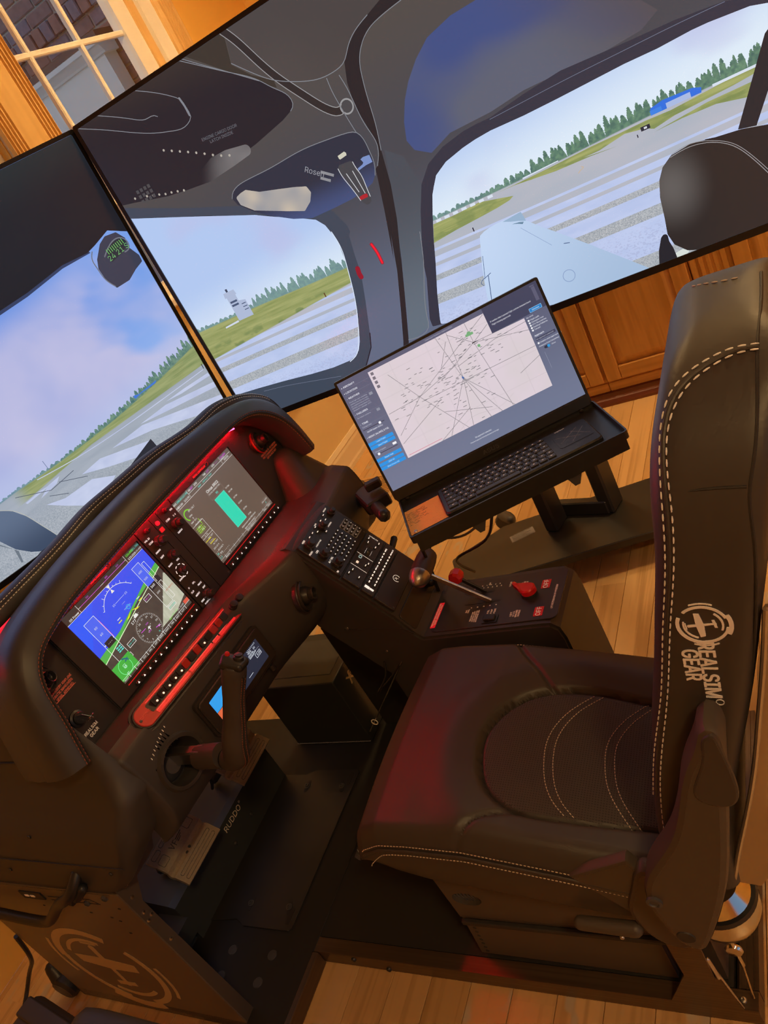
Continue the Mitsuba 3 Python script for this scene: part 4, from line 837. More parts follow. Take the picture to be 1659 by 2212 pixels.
# left fairing of the pedestal
def left_col(z): return np.interp(z, [.50, .55, .60, .66, .70, .745, .79, .86, .95], [.502, .500, .503, .520, .548, .572, .582, .592, .602])
rows = []
zs = np.r_[.512, .516, np.linspace(.53, .93, 34)]
for z in zs:
    x = left_col(z) + (.006 if z < .513 else 0); yf = np.interp(z, [.51, .56, .62, .70, .80, .95], [1.335, 1.262, 1.215, 1.19, 1.225, 1.285])
    q = np.clip((z - .56) / .06, 0, 1)
    xf = x * (1 - q) + .598 * q if z > .5 else x
    rows.append([(max(xf, x) + .012, yf - .004, z), (x + .012 + .3 * (max(xf, x) - x), yf - .001, z), (x + .003, yf + .012, z), (x, yf + .03, z), (x, 1.5, z), (x + .002, 1.75, z), (x + .004, 1.93, z)])
fa = part(ip, 'side_fairing', grid_mesh(rows), 'shell', 50, label='black side fairing stepped outwards towards the bottom')
part(fa, 'bottom_rim', tube([(.515, 1.337, .511), (.503, 1.36, .511), (.503, 1.93, .511)], .0035, 8), 'black_metal')
for y, z in ((1.48, .66), (1.60, .64), (1.62, .57), (1.29, .585)): part(fa, 'screw', tf(lathe([(0, 0), (.0045, 0), (.004, .0015), (0, .002)], 14), (left_col(z) - .0005, y, z), RY(-math.pi / 2)), 'black_satin')
part(fa, 'seam', tube(np.array([(left_col(.602) - .0005, y, .602 + .01 * (y - 1.3)) for y in np.linspace(1.24, 1.92, 12)]), .0012, 6), 'black_matte')
part(fa, 'seam', tube(np.array([(left_col(.79) - .0005, y, .80) for y in np.linspace(1.235, 1.92, 12)]), .0016, 6), 'black_matte')
part(ip, 'body', cat(box((.62, 1.34, .52), (1.50, 1.60, .74)), box((.62, 1.42, .74), (1.46, 1.60, .98))), 'black_matte', False)
# right knee and outer cheek, holding the tray arm
ck = [(1.50, .845, .045), (1.53, .79, .05), (1.555, .73, .055), (1.58, .67, .065), (1.575, .61, .06), (1.52, .575, .05)]
part(ip, 'right_cheek', mf(manifold3d.Manifold.batch_hull([manifold3d.Manifold.sphere(r, 20).translate([x, y, z]) for x, y, z, r in ((1.49, 1.26, .83, .05), (1.52, 1.24, .76, .05), (1.565, 1.20, .66, .055), (1.545, 1.17, .62, .05), (1.42, 1.19, .72, .05), (1.40, 1.17, .64, .05), (1.36, 1.20, .62, .05))])), 'shell', 60)
for q in ((.622, -.027), (.591, -.112), (.544, .089), (-.127, .094 - .21 + .0)): part(ip, 'screw', P(tf(lathe([(0, 0), (.0038, 0), (.0034, .0012), (.0016, .0012), (.0016, .0004), (0, .0004)], 16), (*q, -.002))), 'bezel_black')
# decals on the face
redink = 'red_print'; mat('red_glow_print', (.8, .2, .15), .6)
def decal(lines, u, v, h, wid, rot, m='red_glow_print', al='c'):
    part(ip, 'decal', P(tf(cat(*[text(s, h, 0, -i * h * 1.55, .0004, True, al, w) for i, (s, w) in enumerate(zip(lines, wid))]), (u, v, -.0018), RZ(math.radians(rot)))), m, False, kind='stuff')
decal(['OPEN SEATBELTS - NO SMOKING', 'FIRE EXTINGUISHER FORWARD', 'LEFT OF PILOT SEAT'], .592, .0085, .0045, (.072, .070, .045), 0)
decal(['NORMAL CATEGORY AIRPLANE', 'NO AEROBATIC MANEUVERS', 'INCL. SPINS, APPROVED'], -.213, .005, .0047, (.076, .068, .060), 0)
part(ip, 'decal', P(tf(ext(rect(-.03, -.0004, .03, .0004), .0004), (-.210, -.0125, -.0018))), 'red_glow_print', False)
decal(['REALSIM', 'GEAR'], -.222, -.092, .006, (.034, .022), 0, 'white_print')
part(ip, 'emblem', P(tf(ext(sg.Point(0, 0).buffer(.007).difference(sg.Point(0, 0).buffer(.0057)).difference(sg.box(0, -.01, .01, .01)), .0004), (-.243, -.094, -.0018))), 'white_print', False)
# ignition switch
ig = part(ip, 'ignition_switch', P(tf(lathe([(0, 0), (.016, 0), (.016, .004), (.012, .006), (.012, .012), (.010, .014), (0, .014)], 28), (-.226, -.060, -.002))), 'black_satin', label='ignition key switch')
part(ig, 'key', P(tf(cbox((-.0015, -.012, 0), (.0015, .012, .028), .001), (-.226, -.060, .010), RZ(.5))), 'chrome', False)
part(ig, 'key_ring', P(tf(trimesh.creation.torus(.008, .0010, 24, 8), (-.222, -.066, .036), RX(1.1))), 'chrome')
def vent(u, v, n, label, tilt=(0, 0), r=.03, ringmat=True, A=None):
    t = thing('air_vent', label, 'vent')
    base = M4(Pp(u, v, n), PA @ (RX(tilt[0]) @ RY(tilt[1])))
    q = lambda m: (m.apply_transform(base), m)[1]
    part(t, 'housing', q(lathe([(r, -.012), (r * 1.06, 0), (r * 1.04, .006), (r * .96, .008), (r * .80, .0), (r * .72, -.010), (0, -.012)][::-1], 40)), 'bezel_black')
    kk = part(t, 'ring', q(lathe([(r * 1.06, .0), (r * 1.10, .0025), (r * 1.14, .0), (r * 1.10, -.003)] , 40)), 'red_plastic' if ringmat else 'bezel_black')
    if ringmat: scene[kk].update(glow((1.4, .10, .07), 0.))
    part(t, 'eyeball', q(lathe([(0, .0), (r * .2, .014), (r * .36, .018), (r * .50, .016), (r * .62, .008), (r * .70, -.004), (r * .7, -.01)][::-1], 40)), 'knob_black')
    part(t, 'nozzle', q(tf(lathe([(r * .42, 0), (r * .46, .016), (r * .42, .02), (r * .36, .019), (r * .34, .004), (0, .004)], 32), (0, 0, .008))), 'knob_black')
    part(t, 'vane', q(cat(*[tf(box((-r * .34, -.0007, .011), (r * .34, .0007, .016)), A=RZ(a)) for a in (0, math.pi / 3, 2 * math.pi / 3)])), 'bezel_black', False, kind='stuff')
vent(.577, .040, -.001, 'round air vent with a glowing red ring beside the right flight display', (.0, .35), .026)
vent(-.222, .035, -.001, 'round air vent with a glowing red ring left of the left flight display', (.0, .35), .026)
vent(.236, -.228, float(B(np.array(.236))) * .99 + .002, 'dark round air vent in the knee shell left of the centre console', (.25, .3), .033, False)
# ---------------------------------------------------------------- flight displays
def clipbox(x0, y0, x1, y1): return rect(x0, y0, x1, y1)
DW, DH = .1175, .088
def display(u0, label, b0, b1):
    t = thing('flight_display', label, 'display', None)
    O = Pp(u0, 0); D = lambda m: tf(m, O, PA)
    bz = rect(b0, -.112, b1, .105).difference(rect(-DW, -DH, DW, DH))
    part(t, 'bezel', D(cat(ext(rect(b0, -.112, b1, .105).buffer(-.003).buffer(.003), .002, .0), ext(bz.buffer(-.0015), .007, .0))), 'bezel_black', False)
    k = part(t, 'screen', D(ext(rect(-DW, -DH, DW, DH), .0004, .0025)), 'screen_black', False)
    part(t, 'logo', D(tf(text('REALSIMGEAR', .0044, 0, 0, .0006, True, 'c', .050), (.0, .0965, .0072))), 'red_print', False, kind='stuff')
    scene[f'{t}__logo'].update(glow((.75, .015, .02), 0.)); part(t, 'emblem', D(tf(ext(sg.Point(0, 0).buffer(.0045).difference(sg.Point(0, 0).buffer(.0034)).difference(rect(-.006, -.006, 0, 0)), .0006), (.032, .0967, .0072))), 'red_print', False)
    kk = part(t, 'light_strip', D(box((-DW + .001, -.0945, .006), (DW - .001, -.0925, .0078))), 'red_plastic', False); scene[kk].update(glow((.22, .004, .006), 0.))
    for i in range(12):
        x = (-.0985 + i * (.2065 / 11)) if u0 < .1 else (-.104 + i * (.2175 / 11))
        sk = part(t, 'softkey', D(tf(cbox((-.0062, -.0038, 0), (.0062, .0038, .0042), .0014), (x, -.1045, .0068))), 'knob_black', False)
        kk = part(sk, 'legend', D(tf(ext(sa.rotate(sg.Polygon([(-.0018, -.0014), (0, .0022), (.0018, -.0014)]), 0).buffer(.0004), .0003), (x, -.1047, .011))), 'white_print', False); scene[kk].update(glow((.7, .68, .62), 0.))
    return t, k, O
def pic_on(k, O, A, clip, z=.0031): return Picture(k, O, A, 'symbology', clip, z, .00001)
pf, pk, O = display(0, 'left flight display with blue attitude picture and compass rose', -.16, .1235)
W_, CY, MG, GN, YL = S(232, 232, 226), S(90, 226, 210), S(206, 80, 214), S(110, 232, 60), S(240, 226, 40)
pp = pic_on(pk, O, PA, rect(-DW, -DH, DW, DH))
px_ = lambda x, y: (-DW + x / 1.0 * 2 * DW, DH - y * 2 * DH)          # picture fractions to metres
def fr_(*q): return [px_(*q[i:i + 2]) for i in range(0, len(q), 2)]
pp.add(rect(-DW, -DH, DW, DH), proc(lambda p, n, uv: mix(S(66, 58, 54), S(84, 74, 66), fbm(p.x * 90, p.z * 90, 3, 3))))
pp.add(sg.Polygon(fr_(0, .105, 1, .105, 1, .37, 0, .66)), S(52, 84, 236)); pp.add(sg.Polygon(fr_(0, .105, .3, .105, 0, .5)), S(44, 92, 246))
pp.add([sg.Polygon(fr_(0, .60, 0, .69, .30, .60, .62, .475, 1, .40, 1, .33, .83, .375, .62, .45, .3, .56))], S(84, 176, 78))
pp.add(sg.LineString(fr_(0, .695, .30, .605, 1, .40)).buffer(.0009), S(214, 240, 190))
pp.add(sg.Polygon(fr_(.72, 1.0 - .03, .60, .985 - .05, 1.0, .47, 1.0, .86, .82, .93)).intersection(sg.Polygon(fr_(.60, .92, .97, .46, 1, .5, 1, .93))), proc(lambda p, n, uv: mix(S(168, 172, 148), S(206, 206, 186), fbm(p.x * 160, p.z * 60, 3, 3))))
pp.add(rect(-DW, DH - .0184, DW, DH), S(60, 52, 48)); pp.add([sg.LineString(fr_(.17, .105, .17, .0)).buffer(.0004), sg.LineString(fr_(.17, .055, .80, .055)).buffer(.0004), sg.LineString(fr_(.80, .105, .80, 0)).buffer(.0004), sg.LineString(fr_(0, .105, 1, .105)).buffer(.0004)], W_)
pp.text('GS Power', .0042, *px_(.10, .08), rgb=W_, bold=True)
pp.text('126.800', .0042, *px_(.87, .03), rgb=GN, bold=True); pp.text('133.025', .0042, *px_(.87, .078), rgb=W_, bold=True); pp.text('121.700', .0042, *px_(.95, .03), rgb=CY); pp.text('119.600', .0036, *px_(.96, .078), rgb=W_)
for s_, x in (('DIS', .30), ('BRG', .55), ('ETE', .70)): pp.text(s_, .003, *px_(x, .03), rgb=MG)
pp.add([sg.LineString(fr_(.2, .055, .45, .055)).buffer(.0005), sg.LineString(fr_(.5, .055, .78, .055)).buffer(.0005)], MG)
arc = lambda cx, cy, r, a0, a1, w=.0006: sg.LineString([(cx + r * math.cos(a), cy + r * math.sin(a)) for a in np.radians(np.linspace(a0, a1, 40))]).buffer(w)
hc = px_(.50, .44); pp.add([arc(*hc, .050, 32, 148)] + [sg.LineString([(hc[0] + .05 * math.cos(a), hc[1] + .05 * math.sin(a)), (hc[0] + L_ * math.cos(a), hc[1] + L_ * math.sin(a))]).buffer(.0005) for a, L_ in [(math.radians(90 + d), .056 if d % 30 == 0 else .053) for d in (-58, -45, -30, -20, -10, 10, 20, 30, 45, 58)]], W_)
pp.add([sg.Polygon([(hc[0], hc[1] + .050), (hc[0] - .0045, hc[1] + .058), (hc[0] + .0045, hc[1] + .058)]), sg.Polygon([(hc[0], hc[1] + .049), (hc[0] - .0045, hc[1] + .041), (hc[0] + .0045, hc[1] + .041)])], W_)
pp.add([rect(hc[0] - .014, hc[1] + .0216, hc[0] + .014, hc[1] + .0222), rect(hc[0] - .005, hc[1] + .011, hc[0] + .005, hc[1] + .0115), rect(hc[0] - .010, hc[1] + .0005, hc[0] + .010, hc[1] + .001), rect(hc[0] - .01, hc[1] - .025, hc[0] + .01, hc[1] - .0245)], W_)
pp.text('10', .0042, hc[0] - .019, hc[1] + .0218, rgb=W_); pp.text('10', .0042, hc[0] + .019, hc[1] + .0218, rgb=W_)
pp.add([sg.Polygon([(hc[0], hc[1] - .010), (hc[0] - .022, hc[1] - .018), (hc[0] - .013, hc[1] - .018)]), sg.Polygon([(hc[0], hc[1] - .010), (hc[0] + .022, hc[1] - .018), (hc[0] + .013, hc[1] - .018)]), rect(hc[0] - .038, hc[1] - .0105, hc[0] - .028, hc[1] - .0085), rect(hc[0] + .028, hc[1] - .0105, hc[0] + .038, hc[1] - .0085)], YL)
pp.add([arc(hc[0] + .002, hc[1] - .001, .0045, 0, 360), rect(hc[0] - .008, hc[1] - .0015, hc[0] + .012, hc[1] - .0007)], S(60, 190, 230)); pp.add([sg.Polygon([(hc[0] - .004, hc[1] - .021), (hc[0] + .004, hc[1] - .021), (hc[0] + .006, hc[1] - .028), (hc[0] - .006, hc[1] - .028)]), sg.box(hc[0] - .036, hc[1] - .0045, hc[0] - .027, hc[1] - .003), sg.box(hc[0] + .027, hc[1] - .0045, hc[0] + .036, hc[1] - .003)], W_)
def frame_(x0, y0, x1, y1, w=.0005): a, b = px_(x0, y0), px_(x1, y1); g = rect(*a, *b); return g.difference(g.buffer(-2 * w))
pp.add([frame_(.10, .22, .225, .55), frame_(.10, .55, .225, .80), frame_(.775, .18, .875, .52), frame_(.775, .52, .875, .80), frame_(.885, .22, .925, .50), frame_(.885, .52, .925, .78), frame_(.255, .72, .345, .78), frame_(.66, .52, .74, .58), frame_(.14, .805, .235, .86), frame_(.78, .81, .88, .86)], W_)
pp.add([rect(*px_(.105, .225), *px_(.22, .545)), rect(*px_(.78, .185), *px_(.87, .515))], S(74, 104, 240))
pp.add([rect(*px_(.225, .3), *px_(.23, .55))], MG)
pp.add([rect(*px_(.12, .52), *px_(.215, .60)), rect(*px_(.78, .47), *px_(.87, .54)), rect(*px_(.89, .44), *px_(.935, .52))], S(40, 38, 42))
pp.text('---', .005, *px_(.167, .56), rgb=W_); pp.text('360', .0048, *px_(.82, .50), rgb=W_, bold=True); pp.text('80', .0045, *px_(.16, .34), rgb=W_); pp.text('60', .0045, *px_(.16, .43), rgb=W_); pp.text('600', .0042, *px_(.82, .28), rgb=W_); pp.text('500', .0042, *px_(.82, .38), rgb=W_); pp.text('200', .004, *px_(.82, .60), rgb=W_); pp.text('0', .004, *px_(.82, .68), rgb=W_)
pp.text('29.92IN', .0036, *px_(.83, .835), rgb=CY); pp.text('HDG 165', .003, *px_(.30, .75), rgb=CY); pp.text('CRS 170', .003, *px_(.70, .55), rgb=MG); pp.text('TAS 0', .003, *px_(.187, .832), rgb=W_)
pp.add([rect(*px_(.16, .66 + i * .025), *px_(.185, .675 + i * .025)) for i in range(3)] + [rect(*px_(.19, .66 + i * .025), *px_(.215, .675 + i * .025)) for i in range(3)], CY)
cc = px_(.515, .80); pp.add([sg.LineString([(cc[0] + r0 * math.cos(a), cc[1] + r0 * math.sin(a)), (cc[0] + .031 * math.cos(a), cc[1] + .031 * math.sin(a))]).buffer(.0003) for a, r0 in [(math.radians(d), .0275 if d % 10 == 0 else .029) for d in range(0, 360, 5)]], W_)
for i in range(12): pp.text(['24', '21', '18', '15', '12', '9', '6', '3', 'N', '33', '30', '27'][i], .0036, cc[0] + .0235 * math.cos(math.radians(60 + 30 * i)), cc[1] + .0235 * math.sin(math.radians(60 + 30 * i)), rgb=W_ if i != 8 else CY, rot=0)
pp.add([sg.Polygon([(cc[0] - .001, cc[1] + .004), (cc[0] + .001, cc[1] + .004), (cc[0] + .005, cc[1]), (cc[0] + .001, cc[1]), (cc[0] + .001, cc[1] - .004), (cc[0] - .001, cc[1] - .004), (cc[0] - .001, cc[1]), (cc[0] - .005, cc[1])])] + [sg.Point(cc[0] + d * .6, cc[1] + d * .35).buffer(.0008) for d in (-.013, -.008, .008, .013)], W_)
pp.add([sg.LineString([(cc[0] - .021, cc[1] + .006), (cc[0] - .008, cc[1] + .0055)]).buffer(.0007), sg.LineString([(cc[0] + .012, cc[1] - .010), (cc[0] + .021, cc[1] - .012)]).buffer(.0008), sg.Polygon([(cc[0] + .024, cc[1] - .0128), (cc[0] + .019, cc[1] - .0095), (cc[0] + .0185, cc[1] - .0142)])], MG)
pp.text('GPS', .003, cc[0] - .004, cc[1] - .005, rgb=MG); pp.text('ENR', .003, cc[0] + .002, cc[1] + .010, rgb=MG); pp.text("177", .0052, cc[0] - .0165, cc[1] + .033, rgb=W_, bold=True)
ins_ = rect(*px_(.0, .775), *px_(.215, .985)); pp.add([sg.Polygon(fr_(0, .78, .225, .78, .225, .975, 0, .975))], S(66, 176, 66)); ic = px_(.112, .875)
pp.add([arc(*ic, .0155, 0, 360, .0006)], S(120, 240, 150)); pp.add([arc(*ic, .0155, 20, 75, .0012), sg.Polygon([(ic[0] + .006, ic[1] + .008), (ic[0] + .016, ic[1] + .011), (ic[0] + .0165, ic[1] + .009), (ic[0] + .007, ic[1] + .006)])], S(30, 96, 130)); pp.add([rect(ic[0] - .004, ic[1] - .002, ic[0] + .003, ic[1] + .006).difference(rect(ic[0] - .003, ic[1] - .001, ic[0] + .002, ic[1] + .005)), arc(*ic, .002, 0, 360, .0009), rect(ic[0] - .008, ic[1] - .012, ic[0] - .002, ic[1] - .0105)], S(170, 230, 190))
pp.add([sg.LineString(fr_(0, .985 - .03, 1, .985 - .03)).buffer(.0004)] + [rect(*px_(i / 12 - .002, .945), *px_(i / 12 + .002, 1.0)) for i in range(1, 12)], W_)
for i, s_ in ((0, 'INSET'), (2, 'PFD'), (3, 'CDI'), (4, 'OBS'), (5, 'ADF'), (6, 'XPDR'), (7, 'IDENT'), (8, 'TMR'), (9, 'NRST'), (10, 'ALRT')): pp.text(s_, .0031, *px_((i + .5) / 12, .977), rgb=W_)
pp.add([rect(*px_(.935, .905), *px_(1, .95))], S(220, 92, 72)); pp.text('LCL 16:59', .0034, *px_(.88, .925), rgb=W_); pp.text('ALT', .0036, *px_(.73, .925), rgb=GN, bold=True); pp.text('UTC 1659', .003, *px_(.80, .915), rgb=GN)
pp.text('- NO TRAFFIC', .003, *px_(.93, .66), rgb=S(196, 76, 52), rot=0)
mf_, mk, O = display(.3648, 'right flight display with a turquoise fuel bar on grey', -.1177, .1335)
pp = pic_on(mk, O, PA, rect(-DW, -DH, DW, DH))
pp.add(rect(-DW, -DH, DW, DH), proc(lambda p, n, uv: mix(S(108, 92, 80), S(92, 80, 72), fbm(p.x * 8, p.z * 8, 3))))
pp.add([sg.LineString(fr_(.235, .115, .235, 0)).buffer(.0004), sg.LineString(fr_(.235, .06, .99, .06)).buffer(.0004), sg.LineString(fr_(0, .115, 1, .115)).buffer(.0004), sg.LineString(fr_(.82, .115, .82, 0)).buffer(.0004)], W_)
for s_, x, y, c_ in (('108.00', .10, .03, CY), ('117.95', .19, .03, CY), ('110.50', .07, .085, W_), ('NAV1', .02, .03, W_), ('NAV2', .02, .085, W_), ('113.90', .18, .085, W_), ('GS', .27, .03, W_), ('0KT', .31, .03, MG), ('DTK', .38, .03, W_), ('TRK', .54, .03, W_), ('177', .60, .03, MG), ('ETE', .70, .03, W_), ('--:--', .755, .03, MG), ('126.800', .88, .03, MG), ('133.02', .90, .085, W_)): pp.text(s_, .0042, *px_(x, y), rgb=c_, bold=True)
pp.text('MAP - DEFAULT NAV', .0040, *px_(.50, .088), rgb=CY); pp.text('DEST', .0040, *px_(.86, .055), rgb=W_)
pp.text('Cirrus SR22', .0062, *px_(.515, .215), rgb=W_, bold=True); pp.text('TOTAL USABLE FUEL', .0034, *px_(.515, .262), rgb=W_); pp.text('92', .0048, *px_(.515, .315), rgb=CY, bold=True)
pp.add([frame_(.405, .235, .625, .345, .0002)], S(150, 140, 130)); pp.add(rect(*px_(.428, .36), *px_(.602, .845)), S(40, 214, 178)); pp.add([frame_(.428, .36, .602, .845, .0003)], S(120, 244, 220))
for i, g_ in enumerate(('92 Gal', '80 Gal', '60 Gal', '40 Gal', '20 Gal', '0 Gal')): pp.text(g_, .0036, *px_(.665, .365 + [0, .065, .168, .27, .375, .475][i]), rgb=W_)
for i, g_ in enumerate(('Adjust level with FMS knob', 'Enter when correct 1', 'Enter advance 2')): pp.text(g_, .0036, *px_(.60 - .01 * i, .89 + .042 * i), rgb=W_)
pp.add([arc(*px_(.075, .245), .0125, 40, 235, .0014)], S(128, 214, 52)); pp.text('RPM', .0036, *px_(.085, .27), rgb=W_); pp.text('0', .004, *px_(.09, .31), rgb=W_); pp.text('SPD 28.7', .004, *px_(.145, .21), rgb=W_)
pp.add([rect(*px_(.02, .45 + .028 * i), *px_(.135, .456 + .028 * i)) for i in range(3)] + [rect(*px_(.04 + .02 * i, .43), *px_(.045 + .02 * i, .53)) for i in range(4)] + [rect(*px_(.125, .36), *px_(.132, .44))], S(150, 220, 50)); pp.add([rect(*px_(.01, .645), *px_(.10, .653)), rect(*px_(.04, .70), *px_(.13, .708))], YL)
for i in range(11): pp.text(['MAP 30.1', 'FFLOW 0.0', 'OIL', 'PSI  F', '0  75', 'CHT EGT', '1 2 3 4', 'ALT BAT', '28.0 27.9', 'A1 0 A2 0', 'BUS'][i], .0034, *px_(.075 + .03 * (i % 2), .345 + .052 * i if i < 4 else .385 + .05 * i), rgb=W_)
pp.add([rect(*px_(0, y), *px_(.17, y + .004)) for y in (.40, .56, .60)] + [rect(*px_(.165, .40), *px_(.168, .80))], W_)
pp.add([sg.Point(px_(.02 + .022 * i, .905)).buffer(.0007) for i in range(9)] + [sg.Point(px_(.02 + .022 * i, .845)).buffer(.0007) for i in range(6)] + [rect(*px_(.0, .955), *px_(1, .958))] + [rect(*px_(i / 12 - .0012, .935), *px_(i / 12 + .0012, .99)) for i in range(1, 12)], W_)
pp.text('G 0', .0042, *px_(.03, .93), rgb=CY); pp.text('28', .0042, *px_(.03, .87), rgb=CY)
for i, s_ in ((1, 'ENGINE'), (10, 'FUEL'), (11, 'UNDO')): pp.text(s_, .0031, *px_((i + .3) / 12, .978), rgb=W_)
pp.text('GAL USED', .0034, *px_(.93, .885), rgb=W_); pp.text('0', .004, *px_(.93, .92), rgb=CY); pp.add([frame_(.885, .86, .985, .94, .0002)], S(150, 140, 130))
# ---------------------------------------------------------------- audio and radio panel between the displays
ap = thing('radio_panel', 'dark radio panel with rotary knobs between the two flight displays', 'panel')
for a, b_ in ((.1255, .173), (.1745, .197), (.1985, .2455)): part(ap, 'plate', P(ext(rect(a, -.115, b_, .104).buffer(-.002).buffer(.002), .0065, 0)), 'bezel_black', False)
def knob(par, u, v, r, h, m='knob_black', n=.006, F=P, inner=True):
    kk = part(par, 'knob', F(tf(lathe([(0, 0), (r, 0), (r * .98, h * .45), (r * .9, h * .5)] + ([(r * .66, h * .52), (r * .62, h * .95), (r * .54, h), (0, h)] if inner else [(r * .88, h), (r * .7, h * 1.04), (0, h * 1.04)]), 26), (u, v, n))), m)
    return kk
for u, v, r, h in ((.1505, .0885, .0062, .014), (.157, .0545, .0125, .026), (.158, .014, .0115, .024), (.151, -.024, .0090, .022), (.156, -.102, .0115, .026), (.2195, .0915, .0060, .014), (.2195, .053, .0120, .026)): knob(ap, u, v, r, h)
for u, v, m_ in ((.1845, .0835, 0), (.1825, .067, 1)):
    kk = part(ap, 'warning_light', P(tf(lathe([(0, 0), (.0052, 0), (.005, .004), (.003, .006), (0, .0065)], 20), (u, v, .006)) if not m_ else tf(cbox((-.0055, -.0048, 0), (.0055, .0048, .004), .001), (u, v, .006))), 'red_plastic'); scene[kk].update(glow((1.3, .012, .03) if not m_ else (.55, .01, .015), 0.))
lg = []
for s_, u, v, h in (('VOL ID', .137, .0745, .0036), ('COM', .140, .0645, .004), ('EMERG', .139, .041, .0034), ('NAV', .138, .027, .004), ('BARO', .139, .002, .0036), ('CRS', .162, -.002, .0034), ('RANGE', .137, -.036, .0036), ('D', .134, -.062, .0036), ('FPL', .152, -.062, .0036), ('CLR', .134, -.074, .0036), ('MENU', .140, -.086, .0036), ('PROC', .162, -.074, .0036), ('ENT', .165, -.086, .0036), ('FMS', .139, -.104, .0038), ('PUSH CRSR', .150, -.1135, .0034), ('VOL', .236, .0835, .0036), ('COM', .211, .072, .004), ('1-2', .233, .070, .0034), ('EMERG', .216, .036, .0034)): lg.append(text(s_, h, u, v, .0003, True))
lg.append(tf(ext(shapely.union_all([arc(0, 0, .0145, 60 + 45 * i, 80 + 45 * i, .0009) for i in range(8)]), .0003), (.151, -.024, 0)))
kk = part(ap, 'legends', P(tf(cat(*lg), (0, 0, .0066))), 'white_print', False, kind='stuff'); scene[kk].update(glow((.62, .60, .58), 0.))
kk = part(ap, 'marker', P(tf(ext(shapely.union_all([sg.LineString([(.231, .0455), (.241, .0415)]).buffer(.0006), sg.LineString([(.236, .0535), (.238, .0435)]).buffer(.0006)]), .0003), (0, 0, .0066))), 'red_print', False)
for q in ((.2035, .098), (.129, .098), (.2405, -.109), (.129, -.109)): part(ap, 'screw', P(tf(lathe([(0, 0), (.0028, 0), (.0025, .0008), (.001, .0008), (.001, .0002), (0, .0002)], 14), (*q, .0064))), 'dark_grey')
# ---------------------------------------------------------------- switch bar below the left display
sb = thing('switch_panel', 'red lit switch bar with rocker switches under the left flight display', 'switch panel')
SBO = Pp(-.005, -.148, .062); a0 = axes(Pp(.162, -.150, .066) - Pp(-.175, -.140, .066), PA @ np.array([0, .94, .34]) * -1); a0 = axes(Pp(.155, -.152, .068) - Pp(-.178, -.139, .068), PA @ np.array([0, .84, -.54]))
Bm = lambda m: tf(m, SBO, a0)
part(sb, 'surround', Bm(cat(ext(rrect(.385, .060, .030), .012, -.008), bext(rrect(.378, .052, .026), .006, .003, .003))), 'black_satin', 30)
mat('lit_red', (.45, .02, .02), .35)
part(sb, 'plate', Bm(bext(rrect(.366, .042, .020), .0025, .009, .001)), 'lit_red', False)
part(sb, 'channel', Bm(ext(rrect(.272, .020, .003, -.012, .003), .001, .0112)), 'black_satin', False)
for i in range(13):
    x = -.128 + i * .0198; lit = i < 5 or i == 8
    w = part(sb, 'switch', Bm(tf(hull([(-.0065, -.006, 0), (.0065, -.006, 0), (-.0065, .006, .004), (.0065, .006, .004)], [.0022] * 4, 8), (x, .0035, .0135), RX(.25 if i % 2 else .05))), 'black_satin' if lit or i % 3 == 0 else 'lit_red')
    if lit: kk = part(w, 'lamp', Bm(tf(lathe([(0, 0), (.0022, 0), (.002, .001), (0, .0014)], 14), (x, -.0005, .0185))), 'white_print'); scene[kk].update(glow((1.5, .75, .5), 0.))
for x0, x1 in ((-.142, -.04), (-.036, .042), (.046, .066), (.070, .125)):
    kk = part(sb, 'legend_strip', Bm(ext(rrect(x1 - x0, .0075, .001, (x0 + x1) / 2, -.0135), .0012, .0112)), 'lit_red', False); scene[kk].update(glow((.55, .012, .015), 0.))
    kk = part(sb, 'light_line', Bm(ext(rect(x0, -.0105, x1, -.0095), .0006, .0122)), 'red_plastic', False); scene[kk].update(glow((1.6, .12, .08), 0.))
kk = part(sb, 'light_line', Bm(ext(rect(-.142, .0152, .13, .0163), .0006, .0112)), 'red_plastic', False); scene[kk].update(glow((1.1, .05, .05), 0.))
part(sb, 'legends', Bm(tf(cat(*[text(s_, .0026, -.135 + .021 * i, -.0138, .0003) for i, s_ in enumerate(('BAT 1', 'BAT 2', 'ALT 1', 'ALT 2', 'AVION', 'NAV', 'STROBE', 'LAND', 'PITOT', 'ICE', 'PUMP', 'MAX'))] + [text('ELECTRIC', .004, -.160, .002, .0003)]), (0, 0, .0125))), 'red_glow_print', False, kind='stuff')
for x in (.142, .163): knob(sb, x, .002, .0092, .020, F=Bm, n=.0112, inner=False); kk = part(sb, 'knob_ring', Bm(tf(lathe([(.0094, 0), (.0105, .0006), (.0094, .0012)], 26), (x, .002, .0118))), 'red_plastic'); scene[kk].update(glow((1.2, .2, .15), 0.))
for x in (-.176, .178): part(sb, 'screw', Bm(tf(lathe([(0, 0), (.003, 0), (.0026, .0012), (0, .0014)], 14), (x, 0, .0114))), 'dark_grey')
# flap of dots printed near the socket
part(kn, 'print', P(cat(*[tf(box((-.0007, -.0022 - .001 * (i % 2), 0), (.0007, .0022, .0004)), (-.222 + .0075 * i, -.190 + .0022 * i - .001 * (i - 4) ** 2 * .1, float(B(np.array(0.))) * 1.02 + .0012)) for i in range(9)])), 'white_print', False, kind='stuff')
